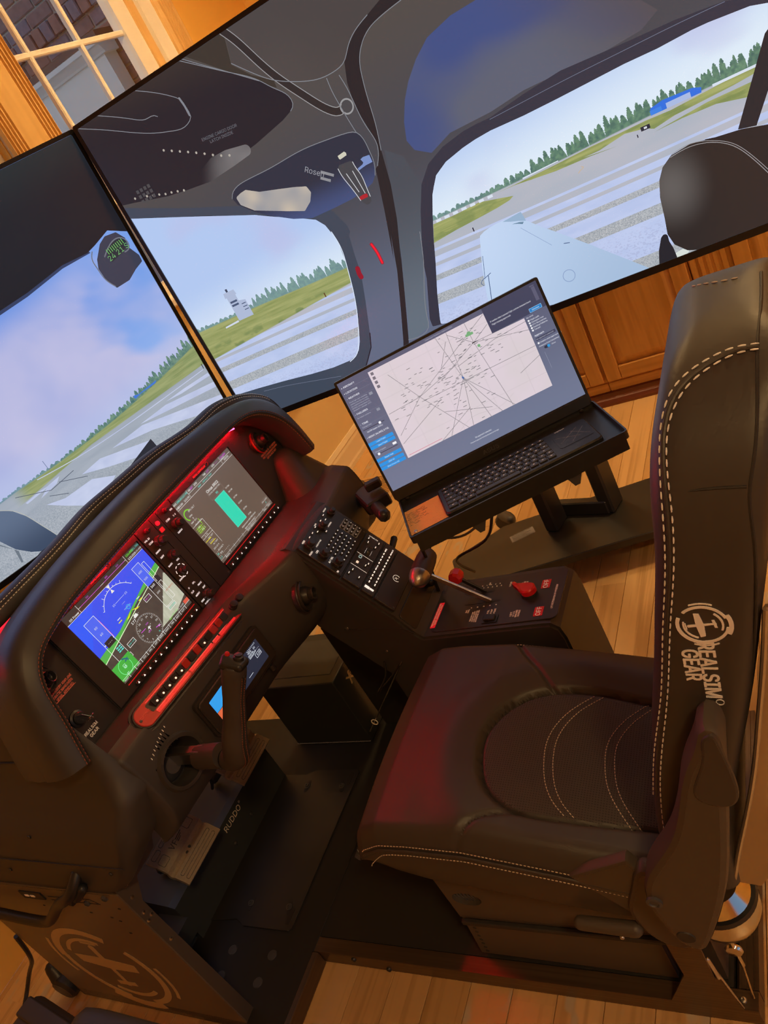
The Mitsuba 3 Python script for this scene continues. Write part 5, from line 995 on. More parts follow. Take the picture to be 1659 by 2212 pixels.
# ---------------------------------------------------------------- standby instrument in the knee shell
sbq = thing('standby_display', 'wide dark standby display with blue and orange attitude at its left end', 'display')
SO_ = Pp(.020, -.2425, .086); sA = axes(PA @ np.array([1, -.012, 0]), PA @ np.array([0, 1, .10])); Q = lambda m: tf(m, SO_, sA)
part(sbq, 'housing', Q(cat(ext(rrect(.236, .092, .012), .03, -.03), bext(rrect(.226, .082, .008), .006, 0, .002))), 'bezel_black', 30)
k = part(sbq, 'screen', Q(ext(rrect(.182, .054, .002), .0006, .006)), 'screen_black', False)
pq = Picture(k, SO_, sA, 'symbology', rrect(.181, .053, .002), .0068, .00001)
pq.add(rect(-.1, -.04, .1, .04), S(40, 44, 60)); pq.add(rect(-.1, -.003, -.02, .03), S(50, 160, 236)); pq.add(sg.Polygon([(-.1, -.003), (-.02, -.006), (-.02, -.03), (-.1, -.03)]), S(226, 106, 66))
pq.add([rect(.048, .006, .066, .014).difference(rect(.049, .007, .065, .013)), rect(.064, -.006, .083, .004).difference(rect(.065, -.005, .082, .003)), rect(.018, -.018, .034, -.0168)] + [rect(.052 + i * .004, .021, .0535 + i * .004, .024) for i in range(8)], S(214, 220, 230))
for s_, x, y in (('1013', .057, .010), ('HDG', .057, .018), ('36', .073, .016), ('0.20', .075, -.001), ('20', .070, .009), ('---', .080, .009)): pq.text(s_, .0042, x, y, rgb=S(220, 226, 236), bold=True)
part(sbq, 'knob', Q(tf(lathe([(0, 0), (.007, 0), (.007, .014), (.005, .016), (0, .016)], 20), (.085, -.046, .0), RX(math.pi / 2))), 'knob_black')
# ---------------------------------------------------------------- side yoke
yk = thing('side_yoke', 'leather side yoke on a bare metal shaft out of the panel', 'yoke')
part(yk, 'shaft', tf(cbox((-.011, -.016, 0), (.011, .016, .14), .003), (.699, 1.262, .664), axes((1, 0, 0), (0, .03, 1))), 'steel', False)
part(yk, 'boot', tf(lathe([(0, 0), (.0215, 0), (.023, .004), (.0235, .05), (.023, .062), (0, .064)], 28), (.699, 1.146, .661), axes((1, 0, 0), (0, .05, 1))), 'leather')
hp = smoothpath([(.699, 1.082, .653), (.699, 1.052, .660), (.701, 1.034, .688), (.713, 1.022, .718), (.724, 1.008, .748), (.738, .994, .782), (.750, .98, .812), (.757, .972, .830)], 50)
rr = np.interp(np.linspace(0, 1, 50), [0, .08, .2, .35, .5, .7, .85, .95, 1], [.019, .0235, .0245, .023, .0205, .0195, .0215, .0225, .0205])
gr = part(yk, 'grip', tube(hp, rr, 24), 'leather', True)
d_ = np.gradient(hp, axis=0); d_ /= np.linalg.norm(d_, axis=1)[:, None]; sd_ = np.cross(d_, [1, 0, .2]); sd_ /= np.linalg.norm(sd_, axis=1)[:, None]; sd_ = np.where((sd_[:, 1] < 0)[:, None], sd_, -sd_)
s2 = np.cross(d_, sd_); pv = lambda a: (hp + (sd_ * math.cos(a) + s2 * math.sin(a)) * (rr[:, None] + .0006))[6:46]
part(gr, 'stitching', cat(*[mesh_stitch(pv(a), .003, .0018, .0007) for a in (-.50, -.16)]), 'thread_red', True, kind='stuff'); part(gr, 'seam', tube(pv(-.33), .001, 6), 'black_matte')
topA = axes(np.cross((0, -.9, .1), d_[-1]), np.cross(d_[-1], np.cross((0, -.9, .1), d_[-1])))
tq = lambda m: tf(m, hp[-1], np.stack([np.cross(sd_[-1], d_[-1]) * -1, sd_[-1], d_[-1]], 1))
part(yk, 'head', tq(hull([(-.010, -.012, 0), (.010, -.012, 0), (-.010, .014, .0), (.010, .014, .0), (0, -.016, .008)], [.010, .010, .009, .009, .007], 14)), 'black_satin')
part(yk, 'button', tq(hull([(0, -.012, .010), (0, -.012, .016)], [.0050, .0045], 12)), 'red_plastic', label='red push button')
part(yk, 'trim_hat', tq(lathe([(0, .004), (.0095, .006), (.009, .014), (.006, .016), (.007, .019), (0, .020)], 20).apply_translation([0, .009, 0])), 'black_satin')
# ================================================================ centre console
cs = thing('centre_console', 'black centre console with sloping control strip and throttle beside the seat', 'console')
CSP = sg.Polygon([(1.20, .70), (1.125, .79), (1.10, .7935), (1.078, .780), (.932, .564), (.906, .512), (.892, .4955), (.62, .4945), (.595, .493), (.579, .478), (.574, .45), (.572, ZM + .001), (1.02, ZM + .001), (1.03, .40), (1.14, .56)])
m = yz(CSP.buffer(-.004), 1.150, 1.330); inner = CSP
c1 = yz(CSP.buffer(-.006), 1.1445, 1.3355)
part(cs, 'body', cat(c1, yz(CSP, 1.150, 1.330)), 'shell', 30)
part(cs, 'side_board', yz(sg.Polygon([(1.30, ZM + .001), (1.31, .42), (1.15, .58), (1.03, .42), (1.02, ZM + .001)]), 1.318, 1.326), 'black_matte', False)
part(cs, 'seam', tube([(1.1437, 1.075, .55), (1.1437, .93, .535), (1.1437, .905, .515)], .0014, 6), 'black_matte')
for y, z in ((1.066, .552), (1.0, .47)): part(cs, 'screw', tf(lathe([(0, 0), (.004, 0), (.0035, .0016), (0, .002)], 12), (1.1442, y, z), RY(-math.pi / 2)), 'steel')
SO = np.array([1.15, 1.08, .783]); _sv = -np.array([0, .932 - 1.08, .567 - .783]); _sv /= np.linalg.norm(_sv)
SAx = np.stack([[1, 0, 0], _sv, np.cross([1, 0, 0], _sv)], 1)
Z = lambda m: tf(m, SO, SAx)
def unit(name, label, u0, u1, v0, v1, h=.006):
    t = thing(name, label, 'control panel')
    part(t, 'plate', Z(bext(rrect(u1 - u0, v0 - v1, .003, (u0 + u1) / 2, (v0 + v1) / 2), h, .0012, .0012)), 'bezel_black', 30)
    for q in ((u0 + .006, v1 + .005), (u1 - .006, v1 + .005), (u0 + .006, v0 - .005)): part(t, 'screw', Z(tf(lathe([(0, 0), (.0026, 0), (.0023, .0008), (.001, .0008), (.001, .0002), (0, .0002)], 12), (*q, h + .0008))), 'dark_grey')
    return t
def lit(t, name, m, w=1., rgb=(.62, .56, .48)):
    k = part(t, name, Z(m), 'white_print', False, kind='stuff'); scene[k].update(glow(tuple(c * w for c in rgb), 0.)); return k
kp = unit('keypad_controller', 'black keypad unit with knobs and a grey number pad at the top of the console', .006, .168, -.001, -.116)
part(kp, 'number_pad', Z(ext(rrect(.034, .048, .003, .1465, -.0795), .0008, .0072)), 'mid_grey', False)
for i in range(3):
    for j in range(4): part(kp, 'number_key', Z(tf(lathe([(0, 0), (.0040, 0), (.0037, .003), (.0026, .0042), (0, .0044)], 14), (.1345 + i * .0118, -.0620 - j * .0118, .0078))), 'knob_black')
n = 0
for i in range(6):
    for j in range(5):
        u, v = .050 + i * .0132, -.057 - j * .0117
        part(kp, 'letter_key', Z(tf(cbox((-.0042, -.0034, 0), (.0042, .0034, .0028), .001), (u, v, .0072))), 'knob_black', False)
for u, v in ((.066, -.012), (.078, -.020), (.086, -.010), (.094, -.036), (.112, -.012), (.124, -.020), (.132, -.010), (.05, -.012)): part(kp, 'key', Z(tf(cbox((-.0044, -.0026, 0), (.0044, .0026, .0026), .0009), (u, v, .0072))), 'knob_black', False)
for u, v, r, h in ((.030, -.022, .0128, .020), (.029, -.059, .0118, .020), (.030, -.095, .0128, .020), (.152, -.022, .0092, .018), (.098, -.023, .0100, .022)): knob(kp, u, v, r, h, F=Z, n=.0072)
lg = [text(s_, .0040, u, v, .0003, True) for s_, u, v in (('HDG', .030, -.0065), ('CRS', .028, -.0435), ('ALT SEL', .030, -.0785), ('PUSH', .014, -.034), ('IN', .012, -.105))] + [text(s_, .0034, u, v, .0003) for s_, u, v in (('RANGE', .150, -.006), ('D MENU', .120, -.034), ('FMS', .094, -.007), ('PUSH SYNC', .052, -.036))]
lit(kp, 'legends', tf(cat(*lg), (0, 0, .0074)), .9)
lit(kp, 'key_legends', cat(*[tf(ext(rect(-.0012, -.0012, .0012, .0012), .0003), (.050 + i * .0132, -.057 - j * .0117, .0101)) for i in range(6) for j in range(5)] + [tf(ext(rect(-.0026, -.0010, .0026, .0010), .0003), (u, v, .0099)) for u, v in ((.066, -.012), (.078, -.020), (.086, -.010), (.094, -.036), (.112, -.012), (.124, -.020), (.132, -.010), (.05, -.012))]))
lit(kp, 'number_legends', cat(*[tf(ext(rect(-.0009, -.0012, .0009, .0012), .0002), (.1345 + i * .0118, -.0620 - j * .0118, .0123)) for i in range(3) for j in range(4)]), .5)
au = unit('autopilot_panel', 'black mode panel with a thumb wheel and two white lines on the console', .006, .170, -.119, -.166)
part(au, 'thumb_wheel', Z(cat(tf(lathe([(0, -.0035), (.015, -.0035), (.0155, 0), (.015, .0035), (0, .0035)], 28), (.113, -.143, .0042), RX(math.pi / 2) @ RZ(0) if 0 else RY(0) @ RX(math.pi / 2)))), 'knob_black')
part(au, 'wheel_slot', Z(ext(rrect(.034, .009, .002, .113, -.143), .0005, .0072)), 'black_matte', False)
lit(au, 'lines', tf(ext(shapely.union_all([rect(.0945, -.163, .0955, -.120), rect(.0545, -.163, .0555, -.120), rect(.104, -.1362, .122, -.1357), rect(.104, -.1502, .122, -.1497)]), .0003), (0, 0, .0074)), .8)
pts = [(.026, -.127), (.040, -.131), (.030, -.152), (.071, -.152), (.080, -.156), (.138, -.131), (.150, -.128), (.136, -.152), (.152, -.155)]
for u, v in pts: part(au, 'key', Z(tf(cbox((-.0045, -.0036, 0), (.0045, .0036, .0026), .001), (u, v, .0072))), 'knob_black', False)
lit(au, 'legends', cat(*[tf(ext(rect(-.0028, -.001, .0028, .001), .0003), (u, v, .0099)) for u, v in pts], tf(text('AUTOPILOT', .003, .160, -.138, .0003, rot=90), (0, 0, .0074))))
k = part(au, 'lamp', Z(ext(rrect(.008, .0075, .001, .087, -.132).difference(rrect(.006, .0055, .0008, .087, -.132)), .0016, .0072)), 'white_print', False); scene[k].update(glow((.05, .26, .28), 0.))
k = part(au, 'lamp', Z(ext(rrect(.006, .006, .001, .068, -.132), .0016, .0072)), 'white_print', False); scene[k].update(glow((.72, .5, .38), 0.))
ro = unit('intercom_panel', 'narrow intercom strip with two columns of lit keys on the console', .006, .172, -.169, -.201)
pts = [(.036 + i * .0108, -.1765) for i in range(11) if i not in (5,)] + [(.036 + i * .0108, -.1915) for i in range(11) if i not in (4,)]
for u, v in pts: part(ro, 'key', Z(tf(cbox((-.0044, -.0052, 0), (.0044, .0052, .0024), .001), (u, v, .0072))), 'knob_black', False)
lit(ro, 'legends', cat(*[tf(ext(rect(-.0032, -.0014, .0032, .0014), .0003), (u, v, .0097)) for u, v in pts], tf(cat(text('MIC', .0034, .150, -.177, .0003, True), text('PILOT', .003, .157, -.192, .0003, True), text('COM', .003, .090, -.177, .0003), text('SPKR', .003, .080, -.192, .0003)), (0, 0, .0074))), 1.1)
k = part(ro, 'lamp', Z(cat(ext(rrect(.006, .012, .0005, .020, -.178), .002, .0072), ext(rrect(.004, .010, .0005, .020, -.190), .002, .0072))), 'white_print', False, kind='stuff'); scene[k].update(glow((.8, .7, .62), 0.))
part(ro, 'frame', Z(ext(rect(.030, -.198, .052, -.170).difference(rect(.0305, -.1975, .0515, -.1705)), .0003, .0074)), 'dark_grey', False)
stub = part(cs, 'side_knob', hull([(1.328, 1.080 - .187 * _sv[1] * 1 - .0, .783 - .187 * _sv[2]), (1.350, 1.080 - .187 * _sv[1], .783 - .187 * _sv[2] + .006)], [.0075, .0085], 14), 'black_satin')
bl = unit('blank_panel', 'blank black plate with a small round aeroplane emblem on the console', .006, .172, -.2035, -.257)
lit(bl, 'emblem', tf(ext(sa.rotate(shapely.union_all([arc(0, 0, .0088, -60, 200, .0008), rect(-.0006, -.005, .0006, .006), rect(-.0045, .0004, .0045, .0016)]), 30), .0003), (.091, -.229, .0074)), .5)
# flap plate in the bend
fo = np.array([1.24, .919, .534]); fA = axes((1, 0, 0), (0, .4, .916)); F_ = lambda m: tf(m, fo, fA)
fp = part(cs, 'flap_plate', F_(bext(rrect(.168, .052, .008), .004, .0, .0015)), 'bezel_black', 30)
part(fp, 'lettering', F_(cat(text('FLAPS', .0085, .043, .014, .0004, True), text('UP', .0045, .066, .012, .0004))).apply_translation(fA[:, 2] * .0042), 'white_print', False, kind='stuff')
part(fp, 'flap_lever', F_(hull([(.050, -.004, .004), (.050, -.006, .018)], [.006, .010], 12)), 'black_satin')
# flat deck: engine controls
ZD = .4955
dk = part(cs, 'deck_plate', tf(bext(rrect(.158, .298, .014, 1.2385, .730), .0022, ZD, .0008)), 'bezel_black', 30)
up = lambda m: tf(m, (0, 0, ZD + .0024))
# on the deck the lettering reads towards the right-hand seat: text +x points forward, text +y to the right is turned by 90 degrees
def dtext(s_, h, x, y, w=None, bold=True): return tf(text(s_, h, 0, 0, .0004, bold, 'c', w), (x, y, 0), RZ(math.radians(0)) @ np.eye(3))
def block(lines, h, x, y, ww, gap=1.5): return [tf(text(s_, h, 0, 0, .0004, True, 'c', w), (x, y - i * h * gap, 0)) for i, (s_, w) in enumerate(zip(lines, ww))]
pl = part(dk, 'placard', up(ext(rrect(.083, .0125, .001, 1.214, .876), .0006)), 'red_plastic', False); scene[pl].update(glow((.32, .006, .01), 0.))
part(pl, 'lettering', up(tf(cat(*block(['TURN BOOST PUMP ON FOR LANDING AND', 'TAKEOFF, SWITCHING FUEL TANKS'], .0036, 1.214, .8785, (.076, .066))), (0, 0, .0007))), 'white_print', False, kind='stuff')
for cx, cy in ((1.2705, .625), (1.184, .625)):
    q = part(dk, 'off_label', up(ext(rrect(.028, .0205, .002, cx, cy), .0006)), 'red_print', False)
    part(q, 'lettering', up(tf(text('OFF', .0105, cx, cy, .0004, True), (0, 0, .0007))), 'white_print', False, kind='stuff')
lt = block(['LIFT BUTTON FOR OFF POSITION'], .0042, 1.226, .598, (.075,)) + block(['LEFT', '46 U.S.', 'GALLONS', 'USABLE'], .0040, 1.186, .688, (.013, .018, .022, .020)) + block(['RIGHT', '46 U.S.', 'GALLONS', 'USABLE'], .0040, 1.279, .690, (.013, .018, .022, .020)) + block(['FUEL', 'PUMP', 'PRIME'], .0040, 1.203, .746, (.012, .014, .016), 2.0)
lt += block(['TURN BOOST PUMP', 'ON DURING TAKEOFF', 'CLIMB, LANDING AND', 'SWITCHING FUEL TANKS'], .0032, 1.194, .784, (.030, .034, .036, .038)) + block(['MAX', 'POWER'], .0036, 1.214, .802, (.009, .012)) + block(['CUTOFF'], .004, 1.288, .712, (.018,)) + block(['M I X T U R E'], .0036, 1.300, .766, (.008,))
lt += [tf(ext(sg.Point(0, 0).buffer(.0016), .0004), (1.224, .732 + i * .015, 0)) for i in range(5)] + [tf(ext(rect(-.0016, -.0012, .0016, .0012), .0004), (1.288, .735 + i * .011, 0)) for i in range(7)] + [tf(ext(rect(-.0012, -.0012, .0012, .0012), .0004), (1.296, .740 + i * .011, 0)) for i in range(6)]
part(dk, 'lettering', up(cat(*lt)), 'white_print', False, kind='stuff')
part(dk, 'slot', up(ext(rrect(.006, .090, .003, 1.2385, .770), .0004)), 'black_matte', False); part(dk, 'slot', up(ext(rrect(.006, .075, .003, 1.274, .785), .0004)), 'black_matte', False)
sw = part(dk, 'rocker_switch', up(cat(ext(rrect(.024, .036, .002, 1.178, .735), .002), tf(cbox((-.008, -.013, 0), (.008, .013, .006), .0015), (1.178, .735, .0016), RX(.08)))), 'black_satin', 30)
th = thing('throttle_lever', 'throttle lever with a dark grip and silver end on a bare metal arm', 'lever')
tb, tt_ = np.array([1.2385, .748, ZD + .002]), np.array([1.238, .868, .603])
dA = axes((1, 0, 0), tt_ - tb)
part(th, 'arm', tf(cbox((-.0028, 0, -.006), (.0028, np.linalg.norm(tt_ - tb), .006), .001), tb, dA), 'steel', False)
ga, gb_ = np.array([1.205, .872, .606]), np.array([1.285, .872, .612]); ax_ = (gb_ - ga) / np.linalg.norm(gb_ - ga)
gA = np.stack([np.cross((0, .3, 1), ax_) / np.linalg.norm(np.cross((0, .3, 1), ax_)), np.cross(ax_, np.cross((0, .3, 1), ax_) / np.linalg.norm(np.cross((0, .3, 1), ax_))), ax_], 1)
part(th, 'grip', tf(lathe([(0, .0), (.024, .0), (.0245, .02), (.0235, .05), (.021, .066), (.014, .074), (0, .077)], 30), ga + ax_ * .022, gA), 'seat_trim', 40)
part(th, 'end_cap', tf(lathe([(0, -.012), (.010, -.010), (.019, 0), (.0235, .014), (.0242, .0215), (0, .0215)], 30), ga, gA), 'steel', 40)
part(th, 'button', tf(lathe([(0, -.001), (.0042, -.001), (.0038, .002), (0, .0025)], 16), ga + ax_ * .002 + gA[:, 0] * .013 * -1, np.stack([gA[:, 1], gA[:, 2], gA[:, 0] * 1], 1) @ RY(math.pi)), 'black_satin')
part(th, 'cable', tube(smoothpath([gb_ + ax_ * .012, gb_ + ax_ * .03 + [0, -.01, .012], (1.36, .83, .60), (1.45, .80, .57)], 24), .003, 8), 'black_satin')
mx = thing('mixture_lever', 'mixture lever with a faceted red knob on a black arm', 'lever')
mb, mt = np.array([1.274, .770, ZD + .002]), np.array([1.276, .822, .552])
part(mx, 'arm', tf(cbox((-.0025, 0, -.005), (.0025, np.linalg.norm(mt - mb), .005), .001), mb, axes((1, 0, 0), mt - mb)), 'black_satin', False)
part(mx, 'knob', tf(lathe([(0, -.016), (.012, -.0155), (.0165, -.009), (.0165, .009), (.012, .0155), (0, .016)], 8), mt, np.stack([np.array([0, 1., 0]), np.array([0, 0, 1.]), np.array([1., 0, 0])], 1)), 'red_plastic', False)
fs = thing('fuel_selector', 'red teardrop fuel selector lever on the console deck between two OFF labels', 'lever')
part(fs, 'collar', tf(lathe([(0, 0), (.018, 0), (.017, .008), (0, .009)], 28), (1.244, .658, ZD + .0024)), 'black_satin')
td = sg.Polygon([(.017 * math.cos(a), .017 * math.sin(a)) for a in np.linspace(-2.2, 2.2, 24) + math.pi] + [(.046, .0045), (.049, 0), (.046, -.0045)])
part(fs, 'lever', tf(bext(td, .014, 0, .003), (1.242, .655, ZD + .011), RZ(math.radians(57))), 'red_plastic', 30)
# thin rod with a ring hanging beside the console
rdk = thing('hanging_rod', 'thin brass rod with a white ring hanging beside the console', 'rod')
part(rdk, 'rod', tube([(1.139, .975, .438), (1.139, 1.172, .228), (1.138, 1.186, .213)], .0014, 8), 'brass' if 0 else 'steel')
part(rdk, 'ring', tf(trimesh.creation.torus(.0085, .0013, 28, 8), (1.136, 1.152, .248), RY(math.pi / 2)), 'white_print')
cb = thing('console_cable', 'thin black cable looped behind the hanging rod', 'cable')
put(cb, tube(smoothpath([(1.138, 1.019, .445), (1.130, 1.03, .41), (1.132, 1.08, .356), (1.136, 1.045, .38), (1.138, .985, .43)], 30), .0022, 8), 'black_satin')
# ================================================================ pedals, computer, side panel
mat('pedal_metal', proc(lambda p, n, uv: mix((.60, .50, .36), (.72, .62, .46), noise(p.x * 240, p.y * 240, p.z * 240))), .38, .75)
mat('brown_metal', (.13, .10, .07), .36, .25)
mat('emblem_tan', (.42, .30, .15), .4)
mat('box_paint', (.035, .040, .040), .42)
mat('case_black', (.022, .024, .024), .45)
pb = thing('rudder_pedals', 'rudder pedal set with two embossed metal pedals on a black box and foot plate', 'pedals')
part(pb, 'foot_plate', tf(bext(sg.Polygon([(.70, 1.32), (1.155, 1.32), (1.155, 1.47), (1.14, 1.50), (1.14, 1.60), (.70, 1.60), (.715, 1.50), (.70, 1.47)]).difference(shapely.union_all([rrect(.05, .012, .005, x, 1.335) for x in (.735, 1.10)] + [rrect(.012, .03, .005, x, y) for x, y in ((.83, 1.49), (1.02, 1.49))])) if 0 else sg.Polygon([(.70, 1.328), (.708, 1.32), (1.147, 1.32), (1.155, 1.328), (1.155, 1.47), (1.14, 1.50), (1.14, 1.60), (.70, 1.60), (.715, 1.50), (.70, 1.47)]), .004, ZM, .0008)), 'black_metal', 30)
for x, y in ((1.10, 1.476), (1.10, 1.356), (.756, 1.476), (.756, 1.353)):
    part(pb, 'slot', ext(sa.rotate(rrect(.040, .013, .006, x, y), 20 if y < 1.4 else 0), .0005, ZM + .0042), 'black_matte', False)
    part(pb, 'bolt', tf(lathe([(0, 0), (.0085, 0), (.0085, .002), (.0058, .0024), (.0056, .006), (.003, .006), (.003, .003), (0, .003)], 20), (x, y, ZM + .0044)), 'dark_grey')
for x, y in ((.735, 1.34), (1.125, 1.34)): part(pb, 'slot', ext(rrect(.042, .012, .005, x, y), .0005, ZM + .0042), 'black_matte', False)
for x in (.885, .975): part(pb, 'screw', tf(lathe([(0, 0), (.005, 0), (.004, .003), (0, .004)], 14), (x, 1.579, .092), RX(math.pi / 2)), 'steel')
bx = part(pb, 'box', yz(sg.Polygon([(1.58, ZM), (1.58, .165), (1.60, .172), (1.85, .21), (1.86, .20), (1.86, ZM)]), .66, 1.14), 'box_paint', False)
part(bx, 'lettering', tf(text('RUDDO', .0165, 0, 0, .0006, False, 'c', .078), (.925, 1.5796, .143), np.stack([(1, 0, 0), (0, 0, 1), (0, -1, 0)], 1)), 'thread', False, kind='stuff')
part(bx, 'mark', tf(ext(sg.Point(0, 0).buffer(.003).difference(sg.Point(0, 0).buffer(.0022)), .0006), (.970, 1.5796, .151), np.stack([(1, 0, 0), (0, 0, 1), (0, -1, 0)], 1)), 'thread', False)
part(pb, 'side_beam', box((.56, 1.56, .085), (.66, 1.66, .135)), 'box_paint', False)
part(pb, 'side_beam', box((.62, 1.60, ZM), (.70, 1.64, ZM + .02)), 'box_paint', False)
def pedal(x):
    o = np.array([x, 1.50, .300]); A = axes((1, 0, 0), (0, .76, .65)); q = lambda m: tf(m, o, A)
    prof = [(-.056, 0), (-.022, 0), (-.016, -.006), (-.005, -.006), (.002, .004), (.056, .004), (.056, .0125), (.0, .0125), (-.008, .003), (-.014, .003), (-.019, .009), (-.056, .009)]
    m = ext(sg.Polygon(prof), .142); v = m.vertices
    pd = part(pb, 'pedal', q(trimesh.Trimesh(np.stack([v[:, 2] - .071, v[:, 0], v[:, 1]], 1), m.faces, process=False)), 'pedal_metal', False, label='brassy cast pedal with embossed pads')
    ring = lambda cx, cy, w, h: rrect(w, h, .004, cx, cy).difference(rrect(w - .002, h - .002, .003, cx, cy))
    part(pd, 'groove', q(cat(ext(shapely.union_all([ring(-.048, .044, .028, .012), ring(-.016, .047, .026, .009), ring(.016, .047, .026, .009), ring(.048, .046, .026, .010), ring(-.050, .022, .026, .020), ring(.050, .022, .026, .020)]), .0004, .0124), ext(shapely.union_all([ring(0, -.030, .122, .009), ring(0, -.045, .122, .009)]), .0004, .0089))), 'seat_trim', False, kind='stuff')
    part(pd, 'emblem', q(tf(cat(text('VF', .014, -.010, 0, .0004, False), ext(shapely.union_all([sg.Polygon([(.002, .004 - i * .004), (.030 - i * .006, .006 - i * .004), (.028 - i * .006, .004 - i * .004), (.004, .002 - i * .004)]) for i in range(3)]), .0004)), (0, .022, .0124))), 'seat_trim', False, kind='stuff')
    for dx in (-.007, .007): part(pd, 'rivet', q(tf(lathe([(0, 0), (.004, 0), (.003, .0016), (0, .002)], 12), (dx, -.012 + dx * .2, .003))), 'dark_grey')
    part(pd, 'arm', hull([(x, 1.525, .305), (x, 1.66, .20)], [.012, .012], 10), 'black_metal')
pedal(.737); pedal(1.005)
pc = thing('computer_tower', 'small black computer case with a mesh top beside the pedals', 'computer')
part(pc, 'case', rbox((1.250, 1.318, ZM + .004), (1.462, 1.590, .2835), .004, 10), 'case_black', 30)
part(pc, 'foot', cat(*[box((x, y, ZM), (x + .02, y + .03, ZM + .006)) for x in (1.265, 1.43) for y in (1.34, 1.54)]), 'black_matte', False, kind='stuff')
part(pc, 'edge_line', box((1.2485, 1.322, ZM + .006), (1.2505, 1.59, ZM + .0075)), 'mid_grey', False)
hole = lambda: None
def mesh_top(p, n, uv):
    a, b_ = p.x * 240, p.y * 240
    return smoothstep(.28, .36, dr.sqrt(dr.square(a - dr.floor(a) - .5) + dr.square(b_ - dr.floor(b_) - .5)))
bumped('mesh_metal', proc(lambda p, n, uv: mix((.004, .004, .004), (.085, .09, .09), mesh_top(p, n, uv))), .4, mesh_top, .0006, eps=5e-4)
part(pc, 'mesh_panel', box((1.285, 1.345, .2833), (1.430, 1.575, .2845)), 'mesh_metal', False)
part(pc, 'badge', tf(cat(text('X', .030, 0, 0, .001, True), text('FX', .016, .019, .004, .001, True)), (1.316, 1.3176, .236), axes((.94, 0, .34), (-.34, 0, .94))), 'emblem_tan', False, label='tan letter badge')
sp = thing('emblem_board', 'brown metal side panel with a tan aeroplane emblem under the cockpit shell', 'panel')
SPA = np.stack([(0, -1, 0), (0, 0, 1), (-1, 0, 0)], 1)
part(sp, 'sheet', yz(sg.Polygon([(1.335, .006), (1.335, .515), (1.915, .515), (1.915, .006)]).buffer(-.004).buffer(.004), .500, .503), 'brown_metal', False)
part(sp, 'flange', cat(*[(lambda m: trimesh.Trimesh(np.stack([m.vertices[:, 0], 1.335 + m.vertices[:, 2], m.vertices[:, 1]], 1), m.faces[:, ::-1], process=False))(ext(pg_, .003)) for pg_ in (sg.Polygon([(.503, .006), (.532, .006), (.527, .40), (.527, .455), (.552, .50), (.548, .52), (.503, .524)]), sg.Polygon([(.548, .522), (.552, .498), (.612, .500), (.66, .57), (.66, .60), (.60, .60)]))]), 'seat_trim', False)
part(sp, 'emblem', tf(ext(sa.rotate(emblem(.158), -94, origin=(0, 0)), .0006), (.4998, 1.640, .195), SPA), 'emblem_tan', False, kind='stuff', label='large tan aeroplane emblem with broken rings')
for y, z in ((1.384, .500), (1.462, .474)): part(sp, 'bolt', tf(lathe([(0, 0), (.008, 0), (.0075, .004), (.004, .005), (.004, .003), (0, .003)], 6), (.500, y, z), RY(-math.pi / 2)), 'dark_grey', False)
for y, z in ((1.484, .437), (1.428, .427), (1.411, .417), (1.419, .373), (1.372, .465), (1.637, .442)): part(sp, 'hole', ext(sa.translate(sa.scale(sg.Point(0, 0).buffer(.0045), 1, .5), 0, 0), .0004).apply_transform(M4((.4998, y, z), SPA)), 'black_matte', False)
for x, z in ((.525, .508), (.517, .481), (.512, .438), (.520, .419), (.508, .417), (.513, .344)): part(sp, 'rivet', tf(lathe([(0, 0), (.004, 0), (.0035, .0012), (0, .0014)], 14), (x, 1.335, z), RX(math.pi / 2)), 'chrome')
prt = part(sp, 'port', ext(rrect(.075, .024, .001), .003).apply_transform(M4((.500, 1.636, .482), SPA)), 'black_satin', False); part(prt, 'socket', cat(*[ext(rrect(.014, .006, .001, dx, 0), .001) for dx in (-.016, .004)]).apply_transform(M4((.4968, 1.636, .482), SPA)), 'white_print', False, kind='stuff')
part(sp, 'slot', ext(shapely.union_all([sg.LineString([(-.17, .0), (-.01, .004), (-.03, .018), (-.17, .012)]).buffer(.0012)]), .0004).apply_transform(M4((.4998, 1.412, .470), SPA)), 'black_matte', False)
part(sp, 'grab_rail', tube(smoothpath([(.512, 1.405, .575), (.482, 1.411, .555), (.474, 1.479, .515), (.472, 1.556, .462), (.472, 1.61, .432), (.472, 1.66, .430), (.472, 1.77, .440), (.472, 1.92, .452)], 60), .0115, 14), 'black_satin', True)
part(sp, 'rail_knob', cat(hull([(.49, 1.40, .545), (.482, 1.425, .526)], [.011, .010], 12), tf(lathe([(0, 0), (.013, 0), (.014, .006), (.012, .01), (0, .012)], 20), (.482, 1.436, .519), RX(-1.0))), 'black_satin', label='round rubber stop')
# black chair at the lower left corner
wc = thing('side_chair', 'black padded chair partly seen at the lower left corner', 'chair')
part(wc, 'seat', tf(rbox((-.42, -.40, -.05), (0, 0, 0), .018, 12), (.358, 1.560, .40), RZ(math.radians(-10))), 'leather', 40)
part(wc, 'trim', tf(rbox((-.05, -.38, 0), (-.012, -.01, .010), .004, 8), (.358, 1.560, .399), RZ(math.radians(-10))), 'leather', 40)
part(wc, 'backrest', soft(sg.Polygon(smoothpath([(1.305, .44), (1.302, .47), (1.28, .497), (1.24, .505), (1.15, .500), (1.0, .49), (.9, .46), (.95, .40), (1.1, .40), (1.27, .41)], 60, True)), .16, .325, .022), 'leather', 40)
for x, y in ((.30, 1.50), (.33, 1.22), (.02, 1.52), (.02, 1.2)): part(wc, 'leg', tube([(x, y, .36), (x + .01, y + .02, .0)], .011, 10), 'black_metal')
ct = thing('stand_castor', 'black castor wheel on the floor behind the brown side panel', 'castor')
